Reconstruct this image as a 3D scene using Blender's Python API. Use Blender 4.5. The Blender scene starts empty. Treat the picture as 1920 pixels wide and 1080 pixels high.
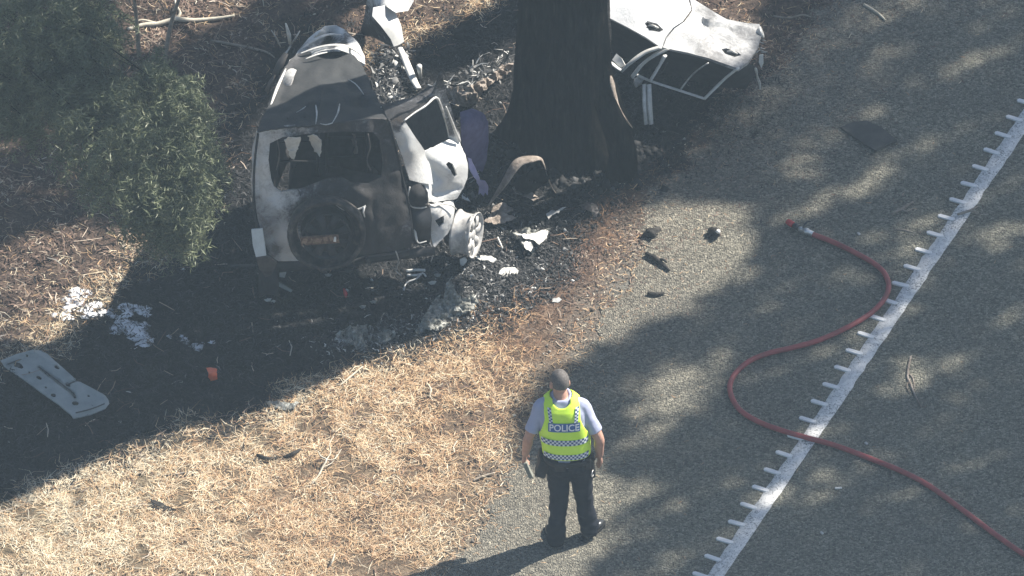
import bpy, bmesh, math, random
import numpy as np
from mathutils import Vector, Matrix, noise
from mathutils.geometry import delaunay_2d_cdt

rng = np.random.default_rng(7)
random.seed(7)
SC = bpy.context.scene
COL = SC.collection

# ------------------------------------------------------------------ camera, world, sun, exposure
PITCH = math.radians(40.0)      # the helicopter looks down 40 degrees
DIST = 150.0                    # metres to the middle of the scene
PPM = 217.0                     # photograph pixels per metre there
cp, sp = math.cos(PITCH), math.sin(PITCH)
CAM = Vector((0, -DIST * cp, DIST * sp))
cam = bpy.data.cameras.new('camera')
cam_o = bpy.data.objects.new('camera', cam)
COL.objects.link(cam_o)
cam_o.location = CAM
cam_o.rotation_euler = (math.pi / 2 - PITCH, 0, 0)
cam.sensor_width = 36
cam.lens = 36 * DIST * PPM / 1920
cam.clip_start = 1
cam.clip_end = 2000
SC.camera = cam_o

SUN_EL = math.radians(45)
SUN_H = Vector((0.862, 0.507, 0)).normalized()      # horizontal direction towards the sun
world = bpy.data.worlds.new('World')
SC.world = world
world.use_nodes = True
wn = world.node_tree.nodes
sky = wn.new('ShaderNodeTexSky')
sky.sky_type = 'NISHITA'
sky.sun_disc = False
sky.sun_elevation = SUN_EL
sky.sun_rotation = math.atan2(SUN_H.x, SUN_H.y)
wn['Background'].inputs['Strength'].default_value = 0.055
world.node_tree.links.new(sky.outputs['Color'], wn['Background'].inputs['Color'])

sun = bpy.data.lights.new('sun', 'SUN')
sun.energy = 5.0
sun.angle = math.radians(0.5)
sun.color = (1.0, 0.93, 0.82)
sun_o = bpy.data.objects.new('sun', sun)
COL.objects.link(sun_o)
sd = Vector((SUN_H.x * math.cos(SUN_EL), SUN_H.y * math.cos(SUN_EL), math.sin(SUN_EL)))
sun_o.location = sd * 60
sun_o.rotation_euler = sd.to_track_quat('Z', 'Y').to_euler()

SC.view_settings.view_transform = 'Standard'
SC.view_settings.look = 'None'
SC.view_settings.gamma = 1
SC.view_settings.use_curve_mapping = False
SC.view_settings.exposure = 1.25
SC.cycles.max_bounces = 6
SC.cycles.volume_bounces = 0
SC.cycles.use_denoising = True

# ------------------------------------------------------------------ helpers
def W(px, py, h=0.0):
    """World point at height h seen at photograph pixel (px, py)."""
    rx = (px - 960) / (PPM * DIST)
    ry = (540 - py) / (PPM * DIST)
    d = Vector((rx, cp + sp * ry, -sp + cp * ry))
    t = (h - CAM.z) / d.z
    return CAM + d * t

def Wn(px, py, h):
    px = np.asarray(px, float); py = np.asarray(py, float); h = np.asarray(h, float) + 0 * px
    rx = (px - 960) / (PPM * DIST); ry = (540 - py) / (PPM * DIST)
    dy = cp + sp * ry; dz = -sp + cp * ry
    t = (h - CAM.z) / dz
    return np.stack([rx * t, CAM.y + dy * t, h], -1)

def px_of(x, y, z=0.0):
    """Photograph pixel of world points (numpy)."""
    vx, vy, vz = x - CAM.x, y - CAM.y, z - CAM.z
    dep = vy * cp - vz * sp
    up = vy * sp + vz * cp
    return 960 + vx / dep * PPM * DIST, 540 - up / dep * PPM * DIST

def inpoly(px, py, poly):
    px = np.asarray(px); py = np.asarray(py)
    r = np.zeros(px.shape, bool)
    n = len(poly)
    for i in range(n):
        x1, y1 = poly[i]; x2, y2 = poly[(i + 1) % n]
        if y1 == y2: continue
        c = ((y1 > py) != (y2 > py)) & (px < (x2 - x1) * (py - y1) / (y2 - y1) + x1)
        r ^= c
    return r

def polydist(px, py, poly):
    """signed distance in px, negative inside"""
    px = np.asarray(px, float); py = np.asarray(py, float)
    d = np.full(px.shape, 1e9)
    n = len(poly)
    for i in range(n):
        x1, y1 = poly[i]; x2, y2 = poly[(i + 1) % n]
        ex, ey = x2 - x1, y2 - y1
        t = np.clip(((px - x1) * ex + (py - y1) * ey) / (ex * ex + ey * ey + 1e-9), 0, 1)
        d = np.minimum(d, np.hypot(px - x1 - t * ex, py - y1 - t * ey))
    return np.where(inpoly(px, py, poly), -d, d)

def tps(ctrl, lam=1e-3):
    c = np.array(ctrl, float)
    P = c[:, :2] / 100.0; v = c[:, 2]
    n = len(P)
    if n < 4:
        A = np.c_[np.ones(n), P]
        w = np.linalg.lstsq(A, v, rcond=None)[0]
        return lambda x, y: w[0] + w[1] * np.asarray(x) / 100 + w[2] * np.asarray(y) / 100
    r = np.hypot(*(P[:, None] - P[None]).transpose(2, 0, 1))
    K = np.where(r > 0, r * r * np.log(r + 1e-12), 0) + lam * np.eye(n)
    A = np.zeros((n + 3, n + 3))
    A[:n, :n] = K; A[:n, n] = 1; A[:n, n + 1:] = P; A[n, :n] = 1; A[n + 1:, :n] = P.T
    s = np.linalg.lstsq(A, np.r_[v, 0, 0, 0], rcond=None)[0]
    def f(x, y):
        x = np.asarray(x, float) / 100; y = np.asarray(y, float) / 100
        q = s[n] + s[n + 1] * x + s[n + 2] * y
        for i in range(n):
            rr = np.hypot(x - P[i, 0], y - P[i, 1])
            q = q + s[i] * rr * rr * np.log(rr + 1e-12)
        return q
    return f

def idw(ctrl, p=3.0):
    c = np.array(ctrl, float)
    def f(x, y):
        x = np.asarray(x, float); y = np.asarray(y, float)
        d = np.hypot(x[..., None] - c[:, 0], y[..., None] - c[:, 1]) + 2.0
        w = d ** -p
        return (w * c[:, 2]).sum(-1) / w.sum(-1)
    return f

def vnoise(x, y, seed=0):
    """smooth value noise, numpy, 0..1"""
    x = np.asarray(x, float); y = np.asarray(y, float)
    xi = np.floor(x).astype(np.int64); yi = np.floor(y).astype(np.int64)
    fx = x - xi; fy = y - yi
    fx = fx * fx * (3 - 2 * fx); fy = fy * fy * (3 - 2 * fy)
    def h(a, b):
        n = (a * 374761393 + b * 668265263 + seed * 2147483647) & 0xffffffff
        n = ((n ^ (n >> 13)) * 1274126177) & 0xffffffff
        return ((n ^ (n >> 16)) & 0xffff) / 65535.0
    return (h(xi, yi) * (1 - fx) + h(xi + 1, yi) * fx) * (1 - fy) + (h(xi, yi + 1) * (1 - fx) + h(xi + 1, yi + 1) * fx) * fy

def fbm(x, y, seed=0, o=4):
    s = 0; a = 0.5; t = 0
    for k in range(o):
        s = s + a * vnoise(x * 2 ** k, y * 2 ** k, seed + k); t += a; a *= .5
    return s / t

def tag(o, label=None, cat=None, group=None, kind=None):
    if label: o['label'] = label
    if cat: o['category'] = cat
    if group: o['group'] = group
    if kind: o['kind'] = kind
    return o

def thing(name, loc, label, cat, group=None):
    o = bpy.data.objects.new(name, None)
    o.empty_display_size = 0.1
    COL.objects.link(o)
    o.location = loc
    return tag(o, label, cat, group)

def world_loc(o):
    v = Vector((0, 0, 0))
    while o is not None:
        v = v + o.location
        o = o.parent
    return v

def link(name, me, mat, parent=None, base=None, smooth=True):
    """mesh data in world coordinates -> object whose origin is base, under parent"""
    o = bpy.data.objects.new(name, me)
    COL.objects.link(o)
    pl = world_loc(parent) if parent else Vector((0, 0, 0))
    if base is None:
        base = pl.copy()
    base = Vector(base)
    me.transform(Matrix.Translation(-base))
    if parent:
        o.parent = parent
    o.location = base - pl
    if mat is not None and not me.materials:
        for m in (mat if isinstance(mat, (list, tuple)) else [mat]):
            me.materials.append(m)
    if smooth:
        me.polygons.foreach_set('use_smooth', [True] * len(me.polygons))
    return o

def solid(o, t, off=-1.0):
    m = o.modifiers.new('thickness', 'SOLIDIFY')
    m.thickness = t; m.offset = off
    return o

def bev(o, w, seg=2):
    m = o.modifiers.new('bevel', 'BEVEL')
    m.width = w; m.segments = seg; m.limit_method = 'ANGLE'
    return o

def attr(me, name, vals):
    a = me.attributes.new(name, 'FLOAT', 'POINT')
    a.data.foreach_set('value', np.asarray(vals, dtype=np.float32))

class G:
    """collects simple solids into one mesh (world coordinates)"""
    def __init__(s): s.v = []; s.f = []; s.m = []
    def add(s, vs, fs, mi=0):
        b = len(s.v)
        s.v += [tuple(q) for q in vs]
        for f in fs:
            s.f.append(tuple(b + i for i in f)); s.m.append(mi)
        return s
    def tube(s, pts, r, n=8, mi=0, flat=1.0, cap=True, up=None):
        pts = [Vector(p) for p in pts]
        N = len(pts)
        rs = list(np.interp(np.linspace(0, 1, N), np.linspace(0, 1, len(r)), r)) if isinstance(r, (list, tuple)) else [r] * N
        vs = []
        ref = Vector(up) if up else Vector((0.13, 0.21, 0.97))
        for i, p in enumerate(pts):
            t = (pts[min(i + 1, N - 1)] - pts[max(i - 1, 0)]).normalized()
            a = t.cross(ref)
            if a.length < 1e-3: a = t.cross(Vector((1, 0, 0)))
            a.normalize(); b = t.cross(a).normalized()
            for k in range(n):
                an = 2 * math.pi * k / n
                vs.append(p + a * math.cos(an) * rs[i] + b * math.sin(an) * rs[i] * flat)
        fs = [(i * n + k, i * n + (k + 1) % n, (i + 1) * n + (k + 1) % n, (i + 1) * n + k) for i in range(N - 1) for k in range(n)]
        if cap:
            fs.append(tuple(range(n))[::-1]); fs.append(tuple((N - 1) * n + k for k in range(n)))
        return s.add(vs, fs, mi)
    def box(s, c, sz, rot=None, mi=0):
        c = Vector(c)
        vs = []
        for z in (-.5, .5):
            for x, y in ((-.5, -.5), (.5, -.5), (.5, .5), (-.5, .5)):
                q = Vector((x * sz[0], y * sz[1], z * sz[2]))
                if rot is not None: q = rot @ q
                vs.append(c + q)
        return s.add(vs, [(3, 2, 1, 0), (4, 5, 6, 7), (0, 1, 5, 4), (1, 2, 6, 5), (2, 3, 7, 6), (3, 0, 4, 7)], mi)
    def lathe(s, prof, c, axis, n=24, mi=0, closed=False):
        """prof: list of (radius, along)"""
        axis = Vector(axis).normalized()
        a = axis.cross(Vector((0, 0, 1)))
        if a.length < 1e-3: a = axis.cross(Vector((1, 0, 0)))
        a.normalize(); b = axis.cross(a)
        c = Vector(c)
        vs = [c + axis * z + (a * math.cos(2 * math.pi * k / n) + b * math.sin(2 * math.pi * k / n)) * r for r, z in prof for k in range(n)]
        m = len(prof)
        fs = [(i * n + k, i * n + (k + 1) % n, ((i + 1) % m) * n + (k + 1) % n, ((i + 1) % m) * n + k) for i in range(m if closed else m - 1) for k in range(n)]
        return s.add(vs, fs, mi)
    def lump(s, c, r, sub=1, jit=.3, mi=0, sc=(1, 1, 1)):
        bm = bmesh.new()
        bmesh.ops.create_icosphere(bm, subdivisions=sub, radius=1)
        sd_ = random.random() * 99
        vs = []
        for v in bm.verts:
            k = 1 + jit * 2 * (noise.noise(v.co * 1.7 + Vector((sd_, sd_, 0))))
            vs.append((c[0] + v.co.x * r * k * sc[0], c[1] + v.co.y * r * k * sc[1], c[2] + v.co.z * r * k * sc[2]))
        fs = [tuple(v.index for v in f.verts) for f in bm.faces]
        bm.free()
        return s.add(vs, fs, mi)
    def mesh(s, name):
        me = bpy.data.meshes.new(name)
        me.from_pydata(s.v, [], s.f)
        if any(s.m): me.polygons.foreach_set('material_index', s.m)
        me.update()
        return me
    def put(s, name, mat, parent=None, base=None, smooth=True):
        return link(name, s.mesh(name), mat, parent, base, smooth)

def np_mesh(name, V, F, tint=None):
    """V (n,3), F (m,k) numpy, fast"""
    me = bpy.data.meshes.new(name)
    me.vertices.add(len(V)); me.vertices.foreach_set('co', np.asarray(V, np.float32).ravel())
    k = F.shape[1]
    me.loops.add(F.size); me.loops.foreach_set('vertex_index', F.astype(np.int32).ravel())
    me.polygons.add(len(F))
    me.polygons.foreach_set('loop_start', np.arange(0, F.size, k, dtype=np.int32))
    me.polygons.foreach_set('loop_total', np.full(len(F), k, np.int32))
    me.update(calc_edges=True)
    if tint is not None: attr(me, 'tint', tint)
    return me

def catmull(pts, n=6):
    P = [Vector(p) for p in pts]
    out = []
    for i in range(len(P) - 1):
        p0 = P[max(i - 1, 0)]; p1 = P[i]; p2 = P[i + 1]; p3 = P[min(i + 2, len(P) - 1)]
        for k in range(n):
            t = k / n
            out.append(.5 * ((2 * p1) + (p2 - p0) * t + (2 * p0 - 5 * p1 + 4 * p2 - p3) * t * t + (3 * p1 - p0 - 3 * p2 + p3) * t ** 3))
    out.append(P[-1])
    return out

def densify(poly, step, jag=0.0):
    out = []
    n = len(poly)
    for i in range(n):
        a = np.array(poly[i], float); b = np.array(poly[(i + 1) % n], float)
        m = max(1, int(np.hypot(*(b - a)) / step))
        for k in range(m):
            q = a + (b - a) * k / m
            if jag: q = q + rng.normal(0, jag, 2)
            out.append((q[0], q[1]))
    return out

def panel(name, outline, holes, heights, mat, parent, base=None, step=7, jag=0.0, crumple=.01, cfreq=9.0,
          soot=None, rust=None, thick=.012, seed=0, creases=(), smooth=True):
    """bent sheet of metal: outline and holes located on the photograph, heights give each its place in depth"""
    hf = tps(heights)
    loops = [densify(outline, step, jag)] + [densify(h, step, jag * .5) for h in holes]
    vs = []; es = []
    for L in loops:
        b = len(vs); vs += [Vector(q) for q in L]
        es += [(b + i, b + (i + 1) % len(L)) for i in range(len(L))]
    xs = [p[0] for p in outline]; ys = [p[1] for p in outline]
    gx, gy = np.meshgrid(np.arange(min(xs), max(xs), step), np.arange(min(ys), max(ys), step))
    gx = gx.ravel() + rng.uniform(-step, step, gx.size) * .25; gy = gy.ravel() + rng.uniform(-step, step, gy.size) * .25
    d = polydist(gx, gy, loops[0])
    ok = d < -step * .5
    for L in loops[1:]: ok &= polydist(gx, gy, L) > step * .5
    vs += [Vector((a, b)) for a, b in zip(gx[ok], gy[ok])]
    r = delaunay_2d_cdt(vs, es, [], 1, 1e-4)
    pv = np.array([(q.x, q.y) for q in r[0]])
    fs = []
    for f in r[2]:
        c = pv[list(f)].mean(0)
        if not inpoly(np.array([c[0]]), np.array([c[1]]), loops[0])[0]: continue
        if any(inpoly(np.array([c[0]]), np.array([c[1]]), L)[0] for L in loops[1:]): continue
        fs.append(tuple(f))
    h = hf(pv[:, 0], pv[:, 1])
    P = Wn(pv[:, 0], pv[:, 1], h)
    # crumple along the sheet's own normal, small
    nrm = np.array([0.2, -0.6, 0.75])
    cr = np.array([noise.noise(Vector((a * cfreq * .5, b * cfreq * .5, c * cfreq * .5 + seed * 7.3))) + .5 * noise.noise(Vector((a * cfreq, b * cfreq, c * cfreq + seed * 3.1))) for a, b, c in P])
    P = P + cr[:, None] * crumple * nrm
    for (x1, y1, x2, y2, dep, wid) in creases:
        ex, ey = x2 - x1, y2 - y1
        t = np.clip(((pv[:, 0] - x1) * ex + (pv[:, 1] - y1) * ey) / (ex * ex + ey * ey), 0, 1)
        dd = np.hypot(pv[:, 0] - x1 - t * ex, pv[:, 1] - y1 - t * ey)
        P = P + (np.exp(-(dd / wid) ** 2) * dep)[:, None] * nrm
    me = bpy.data.meshes.new(name)
    me.from_pydata([tuple(q) for q in P], [], fs)
    me.update()
    bm = bmesh.new(); bm.from_mesh(me)
    bmesh.ops.recalc_face_normals(bm, faces=bm.faces)
    n = Vector((0, 0, 0))
    for f in bm.faces: n += f.normal * f.calc_area()
    if n.dot(CAM.normalized()) < 0: bmesh.ops.reverse_faces(bm, faces=bm.faces)
    bm.to_mesh(me); bm.free()
    attr(me, 'soot', np.clip(idw(soot)(pv[:, 0], pv[:, 1]) if soot else np.zeros(len(pv)), -1, 2))
    attr(me, 'rust', np.clip(idw(rust)(pv[:, 0], pv[:, 1]) if rust else np.zeros(len(pv)), 0, 1))
    o = link(name, me, mat, parent, base, smooth)
    solid(o, thick)
    if smooth:
        e = o.modifiers.new('crisp_edges', 'EDGE_SPLIT'); e.split_angle = math.radians(38)
    return o

# ------------------------------------------------------------------ materials
def mat_new(name):
    m = bpy.data.materials.new(name)
    m.use_nodes = True
    nt = m.node_tree
    return m, nt, nt.nodes['Principled BSDF']

def nd(nt, t, **kw):
    n = nt.nodes.new(t)
    for k, v in kw.items():
        if k in ('operation', 'data_type', 'blend_type', 'attribute_name', 'feature', 'noise_dimensions', 'distance', 'musgrave_type'):
            setattr(n, k, v)
        else:
            n.inputs[k].default_value = v
    return n

def ramp(nt, fac, stops):
    r = nt.nodes.new('ShaderNodeValToRGB')
    e = r.color_ramp.elements
    while len(e) < len(stops): e.new(.5)
    for i, (p, c) in enumerate(stops):
        e[i].position = p
        e[i].color = (*c, 1) if len(c) == 3 else c
    nt.links.new(fac, r.inputs[0])
    return r.outputs[0]

def mixc(nt, f, a, b, mode='MIX'):
    n = nt.nodes.new('ShaderNodeMix'); n.data_type = 'RGBA'; n.blend_type = mode
    for s, v in ((n.inputs[0], f), (n.inputs[6], a), (n.inputs[7], b)):
        if hasattr(v, 'is_linked'): nt.links.new(v, s)
        else: s.default_value = (*v, 1) if isinstance(v, tuple) else v
    return n.outputs[2]

def math_(nt, op, a, b=None, clamp=False):
    n = nt.nodes.new('ShaderNodeMath'); n.operation = op; n.use_clamp = clamp
    for s, v in zip(n.inputs, (a, b)):
        if v is None: continue
        if hasattr(v, 'is_linked'): nt.links.new(v, s)
        else: s.default_value = v
    return n.outputs[0]

def coords(nt):
    return nt.nodes.new('ShaderNodeNewGeometry').outputs['Position']

def objco(nt):
    return nt.nodes.new('ShaderNodeTexCoord').outputs['Object']

def tex_noise(nt, co, scale, detail=4, rough=.6, dist=0.0):
    n = nd(nt, 'ShaderNodeTexNoise', Scale=scale, Detail=detail, Roughness=rough, Distortion=dist)
    nt.links.new(co, n.inputs['Vector'])
    return n.outputs['Fac']

def bump(nt, bs, h, strength=.5, dist=.01):
    b = nd(nt, 'ShaderNodeBump', Strength=strength, Distance=dist)
    nt.links.new(h, b.inputs['Height'])
    nt.links.new(b.outputs[0], bs.inputs['Normal'])

def mottled(name, c1, c2, scale=12, rough=.7, metal=0.0, bstr=.3, bdist=.005, spec=.5, c3=None, sheen=0):
    m, nt, bs = mat_new(name)
    co = objco(nt)
    n = tex_noise(nt, co, scale, 6, .65)
    stops = [(.3, c1), (.7, c2)] if c3 is None else [(.28, c1), (.5, c2), (.72, c3)]
    nt.links.new(ramp(nt, n, stops), bs.inputs['Base Color'])
    bs.inputs['Roughness'].default_value = rough
    bs.inputs['Metallic'].default_value = metal
    bs.inputs['Specular IOR Level'].default_value = spec
    if bstr: bump(nt, bs, tex_noise(nt, co, scale * 4, 5, .6), bstr, bdist)
    return m

def tinted(name, stops, rough=.9, spec=.2, scale=25, trans=0):
    """colour picked per piece by its 'tint' attribute, with a little grain"""
    m, nt, bs = mat_new(name)
    a = nt.nodes.new('ShaderNodeAttribute'); a.attribute_name = 'tint'
    n = tex_noise(nt, objco(nt), scale, 2)
    f = math_(nt, 'ADD', a.outputs['Fac'], math_(nt, 'MULTIPLY', math_(nt, 'SUBTRACT', n, .5), .25))
    nt.links.new(ramp(nt, f, stops), bs.inputs['Base Color'])
    bs.inputs['Roughness'].default_value = rough
    bs.inputs['Specular IOR Level'].default_value = spec
    if trans:
        bs.inputs['Transmission Weight'].default_value = 0
    return m

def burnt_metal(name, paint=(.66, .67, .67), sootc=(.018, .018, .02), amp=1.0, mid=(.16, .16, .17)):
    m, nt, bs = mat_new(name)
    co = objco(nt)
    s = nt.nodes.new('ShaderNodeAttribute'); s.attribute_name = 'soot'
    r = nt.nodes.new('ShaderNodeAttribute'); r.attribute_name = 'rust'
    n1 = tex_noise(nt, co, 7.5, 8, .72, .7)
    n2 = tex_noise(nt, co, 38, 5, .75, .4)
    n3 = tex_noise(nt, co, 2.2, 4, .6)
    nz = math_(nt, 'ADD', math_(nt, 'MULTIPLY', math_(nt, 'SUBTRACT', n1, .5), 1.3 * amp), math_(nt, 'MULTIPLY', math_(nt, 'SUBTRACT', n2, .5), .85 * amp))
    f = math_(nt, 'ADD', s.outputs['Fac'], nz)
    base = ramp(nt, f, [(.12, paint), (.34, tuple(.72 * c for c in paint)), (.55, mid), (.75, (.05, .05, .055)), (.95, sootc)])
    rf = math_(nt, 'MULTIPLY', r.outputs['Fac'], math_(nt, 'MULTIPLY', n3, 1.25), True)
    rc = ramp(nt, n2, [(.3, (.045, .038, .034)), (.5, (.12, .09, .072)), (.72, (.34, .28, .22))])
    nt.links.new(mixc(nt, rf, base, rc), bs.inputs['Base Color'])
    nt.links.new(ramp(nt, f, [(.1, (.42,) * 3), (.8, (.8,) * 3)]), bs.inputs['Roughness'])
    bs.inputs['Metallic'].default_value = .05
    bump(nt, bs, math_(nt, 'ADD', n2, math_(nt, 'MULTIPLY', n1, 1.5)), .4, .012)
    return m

M = {}
M['burnt'] = burnt_metal('burnt_white_paint')
M['burnt_roof'] = burnt_metal('ash_coated_roof', (.6, .61, .61), (.02, .023, .026), .6, (.105, .113, .122))
M['burnt_side'] = burnt_metal('smoke_greyed_paint', (.66, .67, .68), (.03, .032, .035), .5, (.2, .205, .215))
M['soot'] = mottled('soot_black', (.012, .012, .013), (.04, .04, .043), 9, .85, 0, .5, .01, .3)
M['char_metal'] = mottled('charred_steel', (.02, .02, .022), (.075, .07, .068), 8, .6, .3, .4, .006, .5, (.14, .12, .11))
M['rust'] = mottled('rusted_steel', (.05, .035, .028), (.13, .085, .06), 26, .85, .1, .4, .004, .3, (.28, .21, .16))
M['alloy'] = mottled('ash_white_alloy', (.2, .2, .2), (.45, .44, .43), 14, .5, .15, .3, .003, .5, (.66, .66, .64))
M['bare'] = mottled('scorched_bare_steel', (.22, .21, .2), (.5, .5, .49), 16, .45, .35, .3, .003, .5, (.7, .7, .7))
M['paint'] = mottled('scratched_white_paint', (.55, .56, .56), (.78, .79, .78), 7, .45, 0, .15, .003)
M['black_plastic'] = mottled('black_plastic', (.015, .016, .018), (.035, .036, .04), 30, .45, 0, .2, .002)
M['dull_plastic'] = mottled('dull_grey_plastic', (.2, .225, .225), (.29, .315, .31), 6, .65, 0, .25, .003, .4, (.36, .38, .37))
M['red_lens'] = mottled('red_lens', (.35, .01, .015), (.5, .02, .03), 30, .25, 0, 0, 0)
M['white_lens'] = mottled('white_lens', (.6, .6, .6), (.75, .75, .76), 30, .25, 0, 0, 0)
M['orange'] = mottled('orange_plastic', (.7, .1, .03), (.85, .17, .06), 20, .5, 0, .3, .004)
M['foam'] = mottled('white_foam', (.62, .64, .68), (.82, .83, .85), 14, .95, 0, .6, .01, .1)
M['glass_crazed'] = mottled('crazed_windscreen_film', (.05, .05, .047), (.19, .19, .17), 30, .4, 0, .6, .008, .5, (.5, .52, .5))
M['cloth_purple'] = mottled('purple_cloth', (.085, .075, .15), (.15, .135, .24), 10, .95, 0, .5, .006, .1)
M['cloth_purple_lit'] = mottled('sunlit_purple_cloth', (.3, .28, .5), (.45, .42, .64), 14, .9, 0, .5, .006, .1)  # lighter copy of the purple, paints the blanket's sunlit strip
M['scrap_white'] = mottled('pale_scrap', (.5, .49, .46), (.74, .74, .71), 18, .7, 0, .4, .004)
M['twig'] = mottled('grey_twig', (.18, .15, .12), (.36, .32, .27), 18, .9, 0, .5, .004, .2)
M['twig_pale'] = mottled('pale_twig', (.4, .36, .28), (.6, .56, .47), 18, .9, 0, .5, .004, .2)
M['char_wood'] = mottled('charred_wood', (.012, .012, .012), (.06, .055, .05), 15, .9, 0, .6, .008, .2)
M['bark_brown'] = mottled('split_bark', (.1, .085, .07), (.26, .22, .19), 14, .95, 0, .8, .02, .1, (.42, .38, .34))
M['mat_dark'] = mottled('dark_rubber', (.035, .036, .036), (.07, .07, .068), 12, .85, 0, .5, .004, .3)
M['hose'] = mottled('red_rubber_hose', (.2, .05, .05), (.4, .075, .078), 9, .5, 0, .15, .002, .4)
M['brass'] = mottled('worn_alloy_fitting', (.45, .45, .45), (.75, .75, .75), 30, .3, .8, .1, .001)
# ------------------------------------------------------------------ air between the helicopter and the ground
hz = G().box((0, 0, 48.6), (270, 270, 99.2)).mesh('haze')
mh, nt, bs = mat_new('thin_haze')
nt.nodes.remove(bs)
vol = nd(nt, 'ShaderNodeVolumePrincipled')
vol.inputs['Color'].default_value = (.62, .82, 1, 1)
vol.inputs['Density'].default_value = .00046
vol.inputs['Anisotropy'].default_value = 0.0
nt.links.new(vol.outputs[0], nt.nodes['Material Output'].inputs['Volume'])
tag(link('haze', hz, mh, None, (0, 0, 0), False), kind='stuff')

# ------------------------------------------------------------------ ground zones (traced on the flat ground)
BURN_SHADE = [(150, 590), (300, 480), (390, 390), (410, 280), (440, 190), (510, 100), (555, 62), (640, 80), (690, 110), (760, 86), (860, 40), (960, -10), (1130, -40), (1280, 30), (1430, 90), (1480, 160), (1440, 245), (1320, 300), (1215, 340),
        (1130, 400), (1090, 440), (1060, 500), (1010, 560), (930, 600), (860, 634), (760, 664), (650, 694), (580, 732), (470, 780), (320, 824), (160, 890), (0, 956), (-150, 990), (-150, 760), (0, 680), (110, 650)]  # burnt ground; at lower left its dark also paints the cast shadow
ROADEDGE = [(560, 1480), (700, 1280), (800, 1140), (850, 1070), (900, 985), (955, 895), (1000, 815), (1040, 735), (1085, 650), (1110, 590), (1120, 540), (1150, 480), (1210, 410),
            (1290, 310), (1385, 215), (1480, 110), (1590, -10), (1700, -180), (1900, -470)]
LITTER = [(-400, -400), (1500, -400), (1640, -40), (1500, 60), (1440, 160), (1330, 190), (1250, 60), (960, 10), (700, 110), (560, 80), (430, 260), (410, 400), (330, 470), (200, 520), (120, 600), (60, 655), (-400, 700)]
re = np.array([tuple(W(a, b))[:2] for a, b in ROADEDGE])

def road_side(x, y):
    """signed metres from the sealed edge, positive on the verge"""
    x = np.asarray(x, float); y = np.asarray(y, float)
    ex = np.interp(y, re[:, 1], re[:, 0])
    s0 = (re[1] - re[0]); s1 = (re[-1] - re[-2])
    ex = np.where(y < re[0, 1], re[0, 0] + (y - re[0, 1]) * s0[0] / s0[1], ex)
    ex = np.where(y > re[-1, 1], re[-1, 0] + (y - re[-1, 1]) * s1[0] / s1[1], ex)
    return (ex - x) * .9

def gz(x, y):
    d = road_side(x, y)
    n = (fbm(x * 1.3 + 40, y * 1.3 + 40, 3, 4) - .5) * .11 + (fbm(x * 6 + 9, y * 6 + 9, 5, 3) - .5) * .045
    k = np.clip(d / .5, 0, 1)
    return np.where(d > 0, n * k + k * .012, 0) - .012 * np.clip(1 - d / .25, 0, 1)

def burn_shade_at(px, py):
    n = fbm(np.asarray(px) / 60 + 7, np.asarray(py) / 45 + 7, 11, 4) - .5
    return np.clip(.5 - (polydist(px, py, BURN_SHADE) + n * 70) / 60, 0, 1)

def litter_at(px, py):
    n = fbm(np.asarray(px) / 90 + 3, np.asarray(py) / 60 + 3, 21, 4) - .5
    return np.clip(.5 - (polydist(px, py, LITTER) + n * 110) / 90, 0, 1)

_or = idw([(-60, 1080, .05), (100, 1000, .08), (250, 880, .12), (400, 1060, .35), (550, 950, .62), (700, 1000, .6), (600, 1080, .45), (850, 900, .6), (800, 750, .65), (900, 680, .72), (1000, 640, .8), (1030, 540, .95),
            (1090, 480, 1.0), (1040, 700, .6), (650, 720, .55), (500, 800, .3), (700, 820, .45), (900, 1050, .4), (1160, 330, .7), (0, 600, .2), (100, 480, .25), (300, 60, .45), (850, 40, .5)], 2.5)

gxs = np.concatenate([-np.geomspace(130, 7.6, 14), np.arange(-7.5, 7.5, .055), np.geomspace(7.6, 130, 14)])
gys = np.concatenate([-np.geomspace(130, 7.6, 14), np.arange(-7.5, 8, .055), np.geomspace(8.1, 130, 14)])
X, Y = np.meshgrid(gxs, gys)
nx, ny = len(gxs), len(gys)
Z = gz(X.ravel(), Y.ravel())
V = np.stack([X.ravel(), Y.ravel(), Z], -1)
i0 = (np.arange(ny - 1)[:, None] * nx + np.arange(nx - 1)[None]).ravel()
F = np.stack([i0, i0 + 1, i0 + nx + 1, i0 + nx], -1)
me = np_mesh('ground', V, F)
gpx, gpy = px_of(V[:, 0], V[:, 1])
attr(me, 'burn', burn_shade_at(gpx, gpy))
attr(me, 'litter', litter_at(gpx, gpy))
attr(me, 'warm', _or(gpx, gpy))
attr(me, 'seal', np.clip(.5 - road_side(V[:, 0], V[:, 1]) / .5 + (fbm(V[:, 0] * 5, V[:, 1] * 5, 8) - .5) * .9, 0, 1))
m, nt, bs = mat_new('verge_soil')
co = coords(nt)
def A(nt, n):
    a = nt.nodes.new('ShaderNodeAttribute'); a.attribute_name = n
    return a.outputs['Fac']
n1 = tex_noise(nt, co, 7, 6, .7); n2 = tex_noise(nt, co, 45, 5, .75); n3 = tex_noise(nt, co, 130, 3, .7)
f = math_(nt, 'ADD', math_(nt, 'MULTIPLY', n1, .4), math_(nt, 'MULTIPLY', n2, .6))
cool = ramp(nt, f, [(.34, (.05, .04, .028)), (.5, (.16, .13, .085)), (.66, (.38, .32, .22))])
warm = ramp(nt, f, [(.34, (.035, .023, .018)), (.5, (.11, .07, .052)), (.66, (.26, .185, .135))])
soil = mixc(nt, A(nt, 'warm'), cool, warm)
lit = ramp(nt, f, [(.34, (.03, .022, .018)), (.5, (.085, .062, .05)), (.66, (.2, .15, .12))])
soil = mixc(nt, A(nt, 'litter'), soil, lit)
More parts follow.
